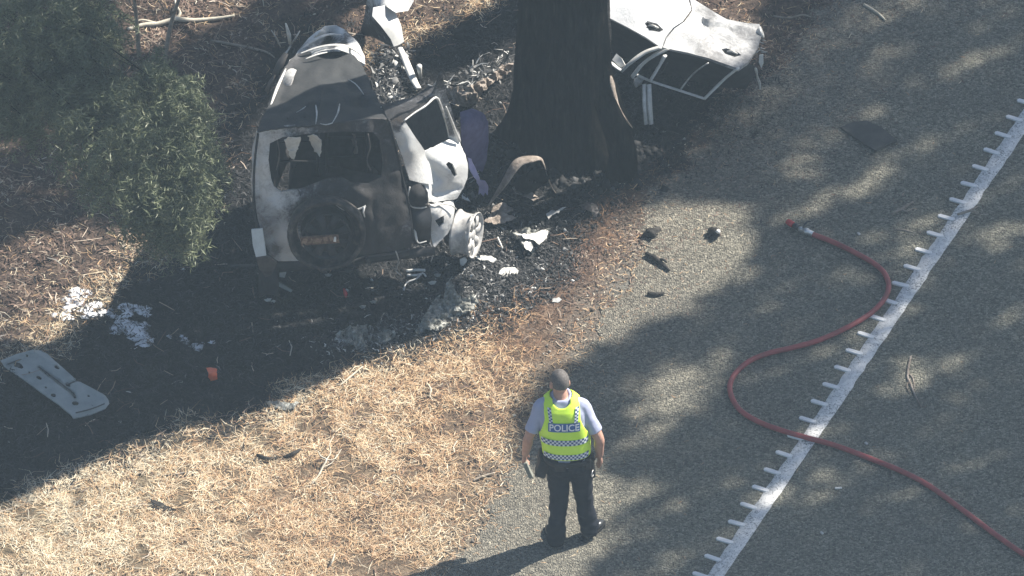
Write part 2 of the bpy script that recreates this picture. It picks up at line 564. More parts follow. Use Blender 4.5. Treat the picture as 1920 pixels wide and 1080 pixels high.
seal = ramp(nt, math_(nt, 'ADD', math_(nt, 'MULTIPLY', n2, .5), math_(nt, 'MULTIPLY', n3, .5)), [(.36, (.05, .05, .045)), (.5, (.14, .135, .12)), (.64, (.3, .29, .255))])
soil = mixc(nt, A(nt, 'seal'), soil, seal)
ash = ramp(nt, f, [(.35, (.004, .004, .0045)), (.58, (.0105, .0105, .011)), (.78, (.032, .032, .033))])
nt.links.new(mixc(nt, A(nt, 'burn'), soil, ash), bs.inputs['Base Color'])  # near-black over burnt ground and the painted shade
bs.inputs['Roughness'].default_value = .95
bs.inputs['Specular IOR Level'].default_value = .15
bump(nt, bs, f, .9, .03)
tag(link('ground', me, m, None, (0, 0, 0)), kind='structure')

# ------------------------------------------------------------------ sealed road, one sheet 4 mm up
LD = np.array(tuple(W(1801, 404) - W(1346, 1075)))[:2]; LD /= np.hypot(*LD)       # along the road
LN = np.array([LD[1], -LD[0]])                                       # across, to the right
L0 = np.array(tuple(W(1346, 1075))[:2])                              # a point on the line's middle
rows = np.concatenate([np.linspace(-115, -9, 20), np.arange(-8.5, 14, .07), np.linspace(14.5, 105, 18)])
wid = np.array([0, .05, .12, .25, .5, 1, 1.6, 2.2, 2.8, 3.6, 4.6, 6.0, 7.5, 9.0])
V = []; W_ = []
for k, r in enumerate(rows):
    c = L0 + LD * r
    ys = c[1]
    dd = float(road_side(np.array([c[0]]), np.array([c[1]]))[0])      # negative: how far inside the seal the line is
    left = dd / .9 * 1.0
    off = left * .93 + (fbm(np.array([r * 2.3 + 50.0]), np.array([3.3]), 2, 4)[0] - .5) * .45 + (fbm(np.array([r * 9 + 50.0]), np.array([1.3]), 6, 3)[0] - .5) * .3
    for w in wid:
        p = c + LN * (off + w * 1.15)
        V.append((p[0], p[1], .004 if w > 0 else -.004)); W_.append(w)
nW = len(wid)
i0 = (np.arange(len(rows) - 1)[:, None] * nW + np.arange(nW - 1)[None]).ravel()
F = np.stack([i0, i0 + 1, i0 + nW + 1, i0 + nW], -1)
V = np.array(V)
me = np_mesh('road', V, F)
attr(me, 'edge', np.clip(1.1 - np.array(W_) / 1.5, 0, 1))
m, nt, bs = mat_new('chip_seal')
co = coords(nt)
v = nd(nt, 'ShaderNodeTexVoronoi', feature='F1', Scale=62.0)
nt.links.new(co, v.inputs['Vector'])
chip = nt.nodes.new('ShaderNodeSeparateColor'); nt.links.new(v.outputs['Color'], chip.inputs[0])
big = tex_noise(nt, co, 1.1, 5, .6); mid = tex_noise(nt, co, 24, 4, .8); fine = tex_noise(nt, co, 90, 3, .7)
f = math_(nt, 'ADD', math_(nt, 'MULTIPLY', chip.outputs[0], .35), math_(nt, 'MULTIPLY', math_(nt, 'ADD', mid, fine), .33))
c1 = ramp(nt, f, [(.28, (.058, .056, .046)), (.45, (.136, .132, .106)), (.6, (.225, .218, .174)), (.76, (.4, .385, .31))])
c2 = ramp(nt, f, [(.28, (.05, .045, .037)), (.45, (.13, .118, .095)), (.6, (.22, .2, .162)), (.76, (.38, .355, .29))])
e = math_(nt, 'MULTIPLY', A(nt, 'edge'), math_(nt, 'ADD', mid, .35), True)
cc = mixc(nt, e, c1, c2)
cc = mixc(nt, ramp(nt, big, [(.35, (0, 0, 0)), (.7, (.3, .3, .3))]), cc, (.09, .09, .085))
nt.links.new(cc, bs.inputs['Base Color'])
bs.inputs['Roughness'].default_value = .85
bs.inputs['Specular IOR Level'].default_value = .3
bump(nt, bs, math_(nt, 'ADD', math_(nt, 'MULTIPLY', v.outputs['Distance'], -1.0), math_(nt, 'MULTIPLY', mid, 1.3)), 1.0, .016)
tag(link('road', me, m, None, (0, 0, 0)), kind='structure')

# painted edge line with its raised ribs
m, nt, bs = mat_new('worn_line_paint')
co = coords(nt)
n1 = tex_noise(nt, co, 60, 3, .8); n2 = tex_noise(nt, co, 3, 4, .6); n3 = tex_noise(nt, co, 25, 3, .7)
base = ramp(nt, n3, [(.3, (.5, .51, .52)), (.65, (.76, .76, .75))])
wear = ramp(nt, math_(nt, 'ADD', math_(nt, 'MULTIPLY', n1, .75), math_(nt, 'MULTIPLY', n2, .25)), [(.4, (1, 1, 1)), (.48, (0, 0, 0))])
nt.links.new(mixc(nt, wear, base, (.17, .18, .19)), bs.inputs['Base Color'])
bs.inputs['Roughness'].default_value = .7
bump(nt, bs, n1, .6, .004)
M['line'] = m
HWL = .068
rows = np.concatenate([np.linspace(-110, -5, 12), np.arange(-4.5, 12, .08), np.linspace(12.5, 100, 10)])
V = []
for r in rows:
    jl, jr = rng.normal(0, .004, 2)
    for s, z in ((-1, .006), (-.97, .0105), (.97, .0105), (1, .006)):
        p = L0 + LD * r + LN * (s * HWL + (jl if s < 0 else jr))
        V.append((p[0], p[1], z))
i0 = (np.arange(len(rows) - 1)[:, None] * 4 + np.arange(3)[None]).ravel()
line = link('edge_line', np_mesh('edge_line', np.array(V), np.stack([i0, i0 + 1, i0 + 5, i0 + 4], -1)), M['line'], None, (L0[0], L0[1], 0))
tag(line, kind='structure')
M['rib'] = mottled('rib_paint', (.66, .67, .68), (.8, .8, .8), 30, .6, 0, .3, .003)
p0 = np.array(tuple(W(1299, 1076))[:2]); p1 = np.array(tuple(W(1908, 189))[:2])
stp = (p1 - p0) / 28
rl, rw = .155, .044
bm = bmesh.new()
bmesh.ops.create_cube(bm, size=1)
bmesh.ops.scale(bm, vec=(rl, rw, .02), verts=bm.verts)
bmesh.ops.bevel(bm, geom=[e for e in bm.edges if abs(e.verts[0].co.z - e.verts[1].co.z) > .001], offset=.01, segments=3, affect='EDGES')
bmesh.ops.bevel(bm, geom=[e for e in bm.edges if e.verts[0].co.z > 0 and e.verts[1].co.z > 0], offset=.003, segments=1, affect='EDGES')
rib = bpy.data.meshes.new('rumble_rib'); bm.to_mesh(rib); bm.free()
rib.materials.append(M['rib'])
for k in range(-3, 33):
    q = p0 + stp * k + LN * (rl / 2 - .002)
    o = bpy.data.objects.new('rumble_rib', rib); COL.objects.link(o)
    o.parent = line
    o.location = Vector((q[0], q[1], .0085)) - line.location
    o.rotation_euler = (0, 0, math.atan2(LN[1], LN[0]) + rng.normal(0, .03))

# ------------------------------------------------------------------ ground cover
def blades(name, px, py, length, width, tilt, tint, mat, label=None, zoff=0.0, curl=.9, kind='stuff', tip=.35):
    P = Wn(px, py, 0.0)
    n = len(px)
    P[:, 2] = gz(P[:, 0], P[:, 1]) + zoff
    a = rng.uniform(0, 2 * np.pi, n); a2 = a + rng.normal(0, curl, n)
    d1 = np.stack([np.cos(a), np.sin(a)], -1); d2 = np.stack([np.cos(a2), np.sin(a2)], -1)
    s1 = np.stack([-d1[:, 1], d1[:, 0]], -1); s2 = np.stack([-d2[:, 1], d2[:, 0]], -1)
    t = tilt
    L = length[:, None]
    A0 = P.copy()
    A1 = P.copy(); A1[:, :2] += d1 * L * .5 * np.cos(t)[:, None]; A1[:, 2] += length * .5 * np.sin(t)
    t2 = t * rng.uniform(-.5, .9, n)
    A2 = A1.copy(); A2[:, :2] += d2 * L * .5 * np.cos(t2)[:, None]; A2[:, 2] += length * .5 * np.sin(t2)
    w = width[:, None] * .5
    roll = rng.uniform(-.6, .6, n) * width
    def off(Q, s, k):
        R1 = Q.copy(); R2 = Q.copy()
        R1[:, :2] += s * w * k; R2[:, :2] -= s * w * k
        R1[:, 2] += roll * k * .5; R2[:, 2] -= roll * k * .5
        return R1, R2
    B = off(A0, s1, .8) + off(A1, (s1 + s2) / 2, 1.0) + off(A2, s2, tip)
    V = np.stack(B, 1).reshape(-1, 3)
    k = np.arange(n)[:, None] * 6
    F = np.concatenate([k + np.array([[0, 1, 3, 2]]), k + np.array([[2, 3, 5, 4]])], 0)
    me = np_mesh(name, V, F, np.repeat(tint, 6))
    return tag(link(name, me, mat, None, (0, 0, 0), True), label, None, None, kind)

STRAW = [(0, (.07, .038, .025)), (.2, (.17, .092, .06)), (.42, (.42, .258, .148)), (.62, (.57, .41, .242)), (.82, (.66, .56, .41)), (1, (.74, .69, .54))]
M['straw'] = tinted('dry_straw', STRAW, .8, .25)
M['litter'] = tinted('leaf_litter', [(0, (.025, .018, .016)), (.35, (.07, .047, .038)), (.6, (.17, .115, .09)), (.8, (.34, .27, .21)), (1, (.5, .45, .38))], .85, .3)
M['charbits'] = tinted('char_and_ash', [(0, (.006, .006, .0065)), (.5, (.019, .019, .02)), (.72, (.06, .06, .061)), (.88, (.19, .19, .19)), (1, (.6, .6, .58))], .8, .4)

def scatter(n, x0=-120, x1=2040, y0=-140, y1=1200):
    return rng.uniform(x0, x1, n), rng.uniform(y0, y1, n)

# straw lying on the verge
px, py = scatter(560000)
P = Wn(px, py, 0.0)
d = road_side(P[:, 0], P[:, 1])
bu = burn_shade_at(px, py); li = litter_at(px, py)
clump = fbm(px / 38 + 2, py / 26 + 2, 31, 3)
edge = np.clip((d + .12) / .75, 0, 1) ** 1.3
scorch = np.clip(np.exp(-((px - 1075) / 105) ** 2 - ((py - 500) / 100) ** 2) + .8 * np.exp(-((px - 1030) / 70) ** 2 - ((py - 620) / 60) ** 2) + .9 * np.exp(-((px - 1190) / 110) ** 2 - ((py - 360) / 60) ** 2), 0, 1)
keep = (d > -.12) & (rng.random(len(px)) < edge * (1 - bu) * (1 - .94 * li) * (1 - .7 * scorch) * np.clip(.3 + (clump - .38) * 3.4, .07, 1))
px, py, li, clump, scorch = px[keep], py[keep], li[keep], clump[keep], scorch[keep]
n = len(px)
wv = _or(px, py)
tint = np.clip(.78 - .42 * wv - .36 * scorch + (clump - .5) * .5 + rng.normal(0, .2, n), 0, 1)
blades('dry_grass', px, py, rng.gamma(3.2, .019, n) + .022, rng.uniform(.0027, .0058, n), np.abs(rng.normal(.14, .32, n)), tint, M['straw'], zoff=.004)

# litter of leaves and bark under the trees
px, py = scatter(170000, -150, 1720, -140, 900)
P = Wn(px, py, 0.0); d = road_side(P[:, 0], P[:, 1])
bu = burn_shade_at(px, py); li = litter_at(px, py)
clump = fbm(px / 50 + 5, py / 34 + 5, 41, 3)
keep = (d > 0) & (rng.random(len(px)) < (1 - bu) * (.07 + .6 * li) * np.clip(.2 + (clump - .3) * 2.2, .1, 1))
px, py, clump = px[keep], py[keep], clump[keep]
n = len(px)
blades('leaf_litter', px, py, rng.uniform(.03, .09, n), rng.uniform(.006, .016, n), np.abs(rng.normal(.15, .25, n)), np.clip(.33 + (clump - .5) * .9 + rng.normal(0, .2, n), 0, 1), M['litter'], zoff=.006)

# charred stalks, ash and crumbs over the burnt and shade-darkened ground
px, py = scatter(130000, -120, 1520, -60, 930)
bu = burn_shade_at(px, py)
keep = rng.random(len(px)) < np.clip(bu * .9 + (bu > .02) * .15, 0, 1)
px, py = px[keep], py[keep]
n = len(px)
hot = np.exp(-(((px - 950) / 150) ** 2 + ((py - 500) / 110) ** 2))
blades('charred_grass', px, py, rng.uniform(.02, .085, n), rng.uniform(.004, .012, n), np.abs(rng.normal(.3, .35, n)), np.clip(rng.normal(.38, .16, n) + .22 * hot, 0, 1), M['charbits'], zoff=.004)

def crumbs(name, px, py, size, tint, mat, zoff=0.0):
    P = Wn(px, py, 0.0); n = len(px)
    P[:, 2] = gz(P[:, 0], P[:, 1]) + zoff
    base = np.array([(1, 0, 0), (-1, 0, 0), (0, 1, 0), (0, -1, 0), (0, 0, 1), (0, 0, -.4)], float)
    FF = np.array([(0, 2, 4), (2, 1, 4), (1, 3, 4), (3, 0, 4), (2, 0, 5), (1, 2, 5), (3, 1, 5), (0, 3, 5)])
    J = base[None] * rng.uniform(.45, 1.3, (n, 6, 3)) + rng.normal(0, .12, (n, 6, 3))
    J = J * size[:, None, None] * rng.uniform(.5, 1.2, (n, 1, 3))
    a = rng.uniform(0, 6.28, n); c, s = np.cos(a)[:, None], np.sin(a)[:, None]
    R = np.stack([J[..., 0] * c - J[..., 1] * s, J[..., 0] * s + J[..., 1] * c, J[..., 2]], -1)
    V = (P[:, None] + R).reshape(-1, 3)
    F = (np.arange(n)[:, None, None] * 6 + FF[None]).reshape(-1, 3)
    return tag(link(name, np_mesh(name, V, F, np.repeat(tint, 6)), mat, None, (0, 0, 0), False), kind='stuff')

n = 11000
px = np.concatenate([rng.normal(960, 90, n // 2), rng.normal(900, 200, n // 2)]); py = np.concatenate([rng.normal(500, 65, n // 2), rng.normal(470, 120, n // 2)])
keep = burn_shade_at(px, py) > .15
px, py = px[keep], py[keep]; n = len(px)
crumbs('charred_debris', px, py, rng.gamma(2.0, .0048, n) + .003, np.clip(rng.normal(.52, .17, n) + (rng.random(n) < .025) * .4, 0, 1), M['charbits'], .006)

n = 1500
px = rng.normal(1070, 85, n); py = rng.normal(322, 26, n) + np.abs(px - 1070) * -.12
crumbs('bark_char', px, py, rng.gamma(2.2, .011, n) + .006, np.clip(rng.normal(.3, .2, n) + (rng.random(n) < .04) * .4, 0, 1), M['charbits'], .008)
n = 1500
k = rng.random(n)
blades('ash_flakes', 610 + 300 * k + rng.normal(0, 22, n), 652 - 105 * k ** 1.6 + rng.normal(0, 15, n), rng.uniform(.02, .07, n), rng.uniform(.006, .018, n), np.abs(rng.normal(.35, .3, n)), np.clip(rng.normal(.7, .17, n), 0, 1), M['charbits'], zoff=.012)
# loose grit and scraps on the seal, thick at its edge
M['grit'] = tinted('loose_grit', [(0, (.04, .035, .03)), (.4, (.14, .12, .1)), (.75, (.33, .31, .27)), (1, (.52, .5, .45))], .9, .2)
px, py = scatter(70000, 780, 2000, -60, 1140)
P = Wn(px, py, 0.0); d = -road_side(P[:, 0], P[:, 1])
keep = (d > -.25) & (rng.random(len(px)) < np.exp(-np.clip(d, 0, 9) / 1.0) * .75 + .04)
px, py = px[keep], py[keep]; n = len(px)
o = crumbs('loose_gravel', px, py, rng.gamma(2.5, .0022, n) + .002, rng.beta(2, 2, n), M['grit'], .006)
px, py = scatter(44000, 800, 1900, -60, 1140)
P = Wn(px, py, 0.0); d = -road_side(P[:, 0], P[:, 1])
keep = (d > -.1) & (rng.random(len(px)) < np.exp(-np.clip(d, 0, 9) / .6) * .7 + .015)
px, py = px[keep], py[keep]; n = len(px)
blades('blown_straw', px, py, rng.uniform(.02, .08, n), rng.uniform(.003, .007, n), np.abs(rng.normal(.05, .1, n)), np.clip(rng.normal(.5, .22, n), 0, 1), M['straw'], zoff=.012)

px, py = scatter(60000, 1000, 1900, -60, 640)
P = Wn(px, py, 0.0); d = -road_side(P[:, 0], P[:, 1])
cl_ = fbm(px / 60 + 8, py / 34 + 8, 51, 3)
keep = (d > -.3) & (rng.random(len(px)) < np.exp(-np.clip(d, 0, 9) / .9) * np.clip(.15 + (cl_ - .38) * 3, .05, 1) * np.clip((640 - py) / 200, 0, 1))
px, py, cl_ = px[keep], py[keep], cl_[keep]; n = len(px)
blades('blown_litter', px, py, rng.uniform(.02, .07, n), rng.uniform(.004, .012, n), np.abs(rng.normal(.08, .12, n)), np.clip(.42 + (cl_ - .5) * .6 + rng.normal(0, .17, n), 0, 1), M['litter'], zoff=.012)

# ------------------------------------------------------------------ trees
M['leaf_dark'] = tinted('gum_leaves', [(0, (.028, .045, .02)), (.5, (.055, .08, .035)), (1, (.1, .12, .06))], .55, .4)
M['leaf_shrub'] = tinted('wattle_leaves', [(0, (.06, .078, .042)), (.5, (.12, .14, .075)), (.8, (.18, .2, .11)), (1, (.3, .31, .18))], .5, .4)
M['bark_burnt'] = mottled('scorched_bark', (.004, .004, .004), (.009, .0088, .0085), 8, 1.0, 0, 1, .1, .0, (.02, .018, .016))
M['bark'] = mottled('grey_bark', (.09, .075, .06), (.2, .17, .14), 7, .95, 0, .9, .03, .1)

m, nt, bs = mat_new('scorched_bark_ridges')
mp = nd(nt, 'ShaderNodeMapping'); mp.inputs['Scale'].default_value = (1, 1, .16)
nt.links.new(objco(nt), mp.inputs['Vector'])
n1 = tex_noise(nt, mp.outputs[0], 22, 6, .7, .4); n2 = tex_noise(nt, objco(nt), 5, 4, .6)
f = math_(nt, 'ADD', math_(nt, 'MULTIPLY', n1, .75), math_(nt, 'MULTIPLY', n2, .25))
nt.links.new(ramp(nt, f, [(.36, (.002, .002, .002)), (.5, (.006, .006, .0055)), (.6, (.015, .0135, .012)), (.7, (.045, .038, .032))]), bs.inputs['Base Color'])
bs.inputs['Roughness'].default_value = 1.0
bs.inputs['Specular IOR Level'].default_value = 0
bump(nt, bs, n1, 1.0, .06)
M['bark_burnt'] = m

def leaf_mesh(name, C, size, wid, tint, flat=.5):
    n = len(C)
    d = rng.normal(0, 1, (n, 3)); d[:, 2] *= flat; d /= np.linalg.norm(d, axis=1)[:, None]
    q = rng.normal(0, 1, (n, 3)); s = np.cross(d, q); s /= np.linalg.norm(s, axis=1)[:, None]
    L = (size * .5)[:, None]; w = (wid * .5)[:, None]
    V = np.stack([C - d * L, C + s * w, C + d * L, C - s * w], 1).reshape(-1, 3)
    F = np.arange(n)[:, None] * 4 + np.arange(4)[None]
    return np_mesh(name, V, F, np.repeat(tint, 4))

def limb_path(a, b, sag=.2, k=5, wob=.12):
    a = Vector(a); b = Vector(b); out = []
    for i in range(k + 1):
        t = i / k
        p = a.lerp(b, t)
        p.z += sag * math.sin(math.pi * t) * (b - a).length
        if 0 < i < k: p += Vector(rng.normal(0, wob, 3))
        out.append(p)
    return out

def shade_leaves(poly, dens, h0, h1, gaps=(), soft=14, streak=False):
    """leaf positions up the sun's ray above the shaded part of the ground"""
    xs = [p[0] for p in poly]; ys = [p[1] for p in poly]
    area = (max(xs) - min(xs)) / PPM * (max(ys) - min(ys)) / (PPM * sp)
    n = int(area * dens)
    px = rng.uniform(min(xs), max(xs), n); py = rng.uniform(min(ys), max(ys), n)
    sdist = polydist(px, py, poly)
    keep = rng.random(n) < np.clip(.5 - sdist / (2 * soft), 0, 1)
    px, py = px[keep], py[keep]
    pr = np.ones(len(px))
    for gx, gy, rx, ry, s in gaps:
        # gaps are stretched along the sun's direction on the ground
        u = (px - gx); v_ = (py - gy) + .375 * u
        pr *= 1 - min(1.0, s * 1.35) * np.exp(-((u / rx) ** 2 + (v_ / ry) ** 2) ** 2)
    uu = py + .375 * px
    pr *= np.clip(.45 + 2.4 * (fbm(uu / 46 + 3, px / 190 + 9, 77, 3) - .36), .25, 1) if streak else 1
    keep = rng.random(len(px)) < pr
    P = Wn(px[keep], py[keep], 0.0)
    h = rng.uniform(h0, h1, len(P))
    P[:, :2] += h[:, None] * np.array([SUN_H.x, SUN_H.y])[None] / math.tan(SUN_EL)
    P[:, 2] = h
    return P

def big_tree(name, label, leaves, foot, r0, cat='tree', group=None, lw=(.2, .07), nlimb=9, bark='bark', top=None):
    C = leaves.mean(0) if top is None else np.array(top)
    t = thing(name, (foot[0], foot[1], 0), label, cat, group)
    g = G()
    pts = [(foot[0], foot[1], -.1), (foot[0] + .02, foot[1], C[2] * .3)] + [tuple(np.array((foot[0], foot[1], C[2] * k)) * (1 - (k - .3)) + np.array([C[0], C[1], C[2] * k]) * (k - .3)) for k in (.6, .85, 1.02)]
    g.tube(catmull(pts, 4), [r0 * (1 - .75 * i / 16) for i in range(17)], 12)
    g.put('trunk', M[bark], t)
    idx = rng.choice(len(leaves), nlimb, replace=False)
    mid = Vector(pts[2])
    for i in idx:
        G().tube(limb_path(mid.lerp(Vector(pts[4]), rng.random()), leaves[i], .08), [.07 * r0 / .3, .06 * r0 / .3, .045, .03, .02, .01], 6).put('limb', M[bark], t)
    n = len(leaves)
    me = leaf_mesh('crown', leaves, rng.uniform(.7, 1.2, n) * lw[0], rng.uniform(.7, 1.2, n) * lw[1], np.clip(rng.normal(.45, .25, n), 0, 1))
    link('crown', me, M['leaf_dark'], t, None, False)
    return t

# shade on the sealed road: three tall gums across the carriageway
LITGAPS = [(1260, 745, 90, 60, .75), (1330, 690, 70, 26, .6), (1210, 810, 60, 30, .5), (1180, 930, 70, 26, .75), (1250, 965, 60, 24, .35), (1440, 935, 60, 14, .8), (1370, 880, 40, 14, .3),
           (1650, 130, 60, 30, .7), (1830, 115, 130, 26, .6), (1620, 215, 40, 20, .6), (1560, 375, 110, 22, .6), (1640, 330, 60, 22, .7), (1760, 260, 130, 16, .6), (1700, 200, 60, 20, .3), (1500, 400, 90, 20, .5),
           (1730, 710, 130, 20, .5), (1660, 745, 70, 18, .4), (1850, 870, 90, 16, .45), (1690, 590, 40, 20, .6), (1720, 540, 50, 16, .4), (1800, 460, 90, 20, .3), (1890, 590, 60, 30, .35), (1490, 610, 60, 14, .4),
           (1240, 400, 90, 30, .6), (1150, 395, 60, 22, .5), (1250, 330, 120, 16, .35), (1880, 350, 40, 20, .5), (1440, 300, 70, 16, .3)]
ROADSHADE = [(1030, 425), (1100, 435), (1160, 402), (1250, 388), (1340, 372), (1395, 395), (1422, 470), (1392, 525), (1310, 562), (1230, 592), (1150, 642), (1090, 682), (1020, 708), (990, 725),
             (960, 760), (972, 850), (1040, 880), (1110, 870), (1195, 905), (1150, 950), (1135, 1000), (1110, 1060), (1090, 1180), (2080, 1180), (2080, -120), (1450, -120), (1420, 60), (1380, 150), (1290, 260), (1180, 330), (1090, 380)]
L = shade_leaves(ROADSHADE, 820, 11, 14.5, LITGAPS, 16, True)
fx, fy = px_of(L[:, 0] - L[:, 2] * SUN_H.x, L[:, 1] - L[:, 2] * SUN_H.y)
for lab, selr, u in (('tall gum behind the torn white doors', fy < 400, 690), ('tall gum on the far side of the road', (fy >= 400) & (fy < 790), 1330), ('tall gum nearest the bottom right corner', fy >= 790, 1560)):
    Ls = L[selr]; c = Ls.mean(0)
    # stand the trunk so that its own shadow runs over ground that is already shaded
    cx, cy = px_of(c[0] + 1.0, c[1])
    fpx = cx; fpy = u - .375 * cx
    f0 = W(fpx, fpy)
    big_tree('gum_tree', lab + ', dappled shade below its open crown', Ls, (f0.x, f0.y), .24, 'tree', 'gum trees shading the road', (.24, .085))

# shade over the leaf litter, upper left
UPSHADE = [(-140, -140), (190, -140), (200, 20), (225, 110), (330, 96), (440, 50), (500, -20), (560, -60), (575, 10), (640, 62), (620, 100), (520, 150), (440, 250), (400, 400), (310, 440), (230, 428), (110, 415), (0, 465), (-140, 470)]
UG = [(60, 250, 120, 30, .5), (180, 170, 90, 30, .5), (380, 200, 60, 14, .3), (90, 350, 90, 20, .45), (250, 300, 120, 20, .5), (450, 160, 50, 10, .3), (30, 60, 60, 30, .4), (350, 260, 50, 14, .5)]
OFFL = [(-950, 330), (-150, 330), (-60, 640), (-150, 1150), (-950, 1150)]  # unseen leaves added to shade the wattle bough
L = np.concatenate([shade_leaves(OFFL, 50, 7.5, 10.5, (), 14), shade_leaves(UPSHADE, 900, 7.5, 10.5, UG, 14), shade_leaves([(764, 92), (860, 46), (962, 2), (1010, 40), (930, 92), (850, 128), (790, 140)], 1300, 7.5, 9, (), 8)])
f0 = W(1560, -330)
big_tree('gum_tree', 'gum behind the wreck, out beyond the litter, casting broken shade on it', L, (f0.x, f0.y), .22, 'tree', 'gum trees shading the verge', (.22, .075))

# the burnt tree the car struck
base = W(1060, 268)
t = thing('burnt_tree', (base.x, base.y, 0), 'thick scorched black tree trunk standing between the wreck and the torn white doors', 'tree')
def bark_loft(path, radii, n=96, rid=.085, seed=0.0):
    P = catmull(path, 8); R = []
    for i in range(len(radii) - 1):
        for k in range(8): R.append(radii[i] + (radii[i + 1] - radii[i]) * k / 8)
    R.append(radii[-1])
    vs = []
    for i, p in enumerate(P):
        for k in range(n):
            a = 2 * math.pi * k / n
            q = Vector((math.cos(a) * 2.4, math.sin(a) * 2.4, p.z * .9 + seed))
            rr = R[i] * (1 + rid * 2.2 * noise.noise(q) + rid * 1.3 * noise.noise(Vector((q.x * 4, q.y * 4, q.z * .7))) - rid * 1.2 * max(0, noise.noise(Vector((q.x * 5.5, q.y * 5.5, q.z * 1.1)))))
            flare = max(0, 1 - p.z / .7) ** 1.5
            rr *= 1 + .3 * flare * max(0, math.sin(a * 2.5 + .8 + seed) + .25 * math.sin(a * 7)) ** 1.5
            vs.append((p.x + math.cos(a) * rr, p.y + math.sin(a) * rr, p.z))
    fs = [(i * n + k, i * n + (k + 1) % n, (i + 1) * n + (k + 1) % n, (i + 1) * n + k) for i in range(len(P) - 1) for k in range(n)]
    g = G(); g.add(vs, fs); return g
bx, by = base.x, base.y
bark_loft([(bx, by, -.15), (bx, by, .35), (bx - .01, by, 1.0), (bx, by - .1, 2.2), (bx + .1, by - .3, 4.4), (bx + .2, by - .5, 7.0), (bx + .1, by - .4, 9.0)], [.47, .425, .405, .375, .3, .26, .2]).put('trunk', M['bark_burnt'], t)
q = [W(1135, 190, 1.0), W(1158, 245, .62), W(1170, 290, .3), W(1165, 330, .0), W(1163, 345, -.12)]
bark_loft([tuple(a) for a in q][::-1], [.15, .13, .12, .12, .1], 20, .1, 4.0).put('buttress_root', M['bark_burnt'], t)
q = [W(1010, 330, .35), W(990, 345, .12), W(975, 352, -.1)]
bark_loft([tuple(a) for a in q][::-1], [.1, .11, .1], 16, .1, 2.0).put('buttress_root', M['bark_burnt'], t)
# a strip of bark not burnt through, down the side facing the road
q = [W(1145, 142, 1.05), W(1150, 165, .98), W(1158, 195, .85), W(1172, 222, .7), W(1186, 240, .55)]
G().tube(catmull([tuple(a) for a in q], 4), [.008, .018, .026, .022, .028, .024, .02, .022, .016, .012, .006], 8, 0, .4).put('bark_strip', M['bark_brown'], t)
STRIP = [(-120, 650), (40, 645), (150, 690), (330, 640), (450, 655), (560, 624), (640, 594), (700, 572), (760, 552), (862, 530), (850, 582), (775, 628), (690, 672), (600, 722), (500, 762), (410, 790), (330, 806), (240, 826), (160, 874), (80, 910), (0, 946), (-120, 990)]
LS = shade_leaves(STRIP, 2300, 4.6, 5.6, (), 3)
EX = rng.normal(0, 1, (5000, 3)) * np.array([1.3, 1.3, 1.0]) + np.array([bx, by + .2, 9.2])
EX = EX[EX[:, 2] > 7.3]
Lall = np.concatenate([LS, EX])
nl = len(Lall)
link('crown', leaf_mesh('crown', Lall, rng.uniform(.11, .2, nl), rng.uniform(.05, .075, nl), np.clip(rng.normal(.4, .25, nl), 0, 1), .35), M['leaf_dark'], t, None, False)
for i in rng.choice(len(LS), 10, replace=False):
    G().tube(limb_path((bx + .1, by - .3, 4.3 + rng.uniform(-.3, .6)), LS[i], .1, 5, .06), [.1, .08, .06, .045, .03, .012], 7).put('limb', M['bark_burnt'], t)
for i in rng.choice(len(EX), 8, replace=False):
    G().tube(limb_path((bx + .16, by - .46, 6.6 + rng.uniform(0, 1.5)), EX[i], .05, 5, .06), [.08, .06, .05, .035, .025, .012], 7).put('limb', M['bark_burnt'], t)

# the feathery wattle at the upper left and its neighbour
def wattle(name, label, foot, lobes, nleaf, stems, group=None, L=(.05, .11), wd=(.006, .012)):
    f0 = W(*foot)
    t = thing(name, (f0.x, f0.y, 0), label, 'tree', group)
    C = []; tint = []
    for (px, py, h, rx, ry, rz, wgt) in lobes:
        c = W(px, py, h)
        k = int(nleaf * wgt / sum(l[6] for l in lobes))
        # sprays: leaves gathered along drooping twigs
        nsp = max(4, k // 46)
        s = rng.normal(0, 1, (nsp, 3)); s /= np.linalg.norm(s, axis=1)[:, None]; s *= rng.random((nsp, 1)) ** .38
        s = s * np.array([rx, ry, rz]) + np.array(c)
        dr = (s - np.array(c)); dr[:, 2] -= .28; dr /= np.linalg.norm(dr, axis=1)[:, None] + 1e-6
        for j in range(nsp):
            m_ = 46
            tt = rng.random(m_)
            ln = rng.uniform(.12, .3)
            C.append(s[j] + dr[j] * (tt * ln)[:, None] + rng.normal(0, .022, (m_, 3)) + np.array([0, 0, -.08]) * (tt ** 2)[:, None])
            tint.append(np.clip(rng.normal(rng.uniform(.2, .65), .15, m_), 0, 1))
        G().tube(limb_path((f0.x + .05, f0.y, 2.2 + rng.uniform(-.2, .5)), c, .06, 6, .06), [.02, .014, .01, .008, .006, .004], 6).put('branch', M['bark_burnt'], t)
    C = np.concatenate(C); tint = np.concatenate(tint); n = len(C)
    C = C[C[:, 2] > .03]; n = len(C); tint = tint[:n]
    link('foliage', leaf_mesh('foliage', C, rng.uniform(*L, n), rng.uniform(*wd, n), tint, .8), M['leaf_shrub'], t, None, False)
    G().tube(catmull([(f0.x, f0.y, -.1), (f0.x + .02, f0.y, 1.2), (f0.x + .05, f0.y, 2.6), (f0.x + .15, f0.y + .1, 3.8)], 5), [.09, .08, .06, .02], 10).put('trunk', M['bark'], t)
    return t
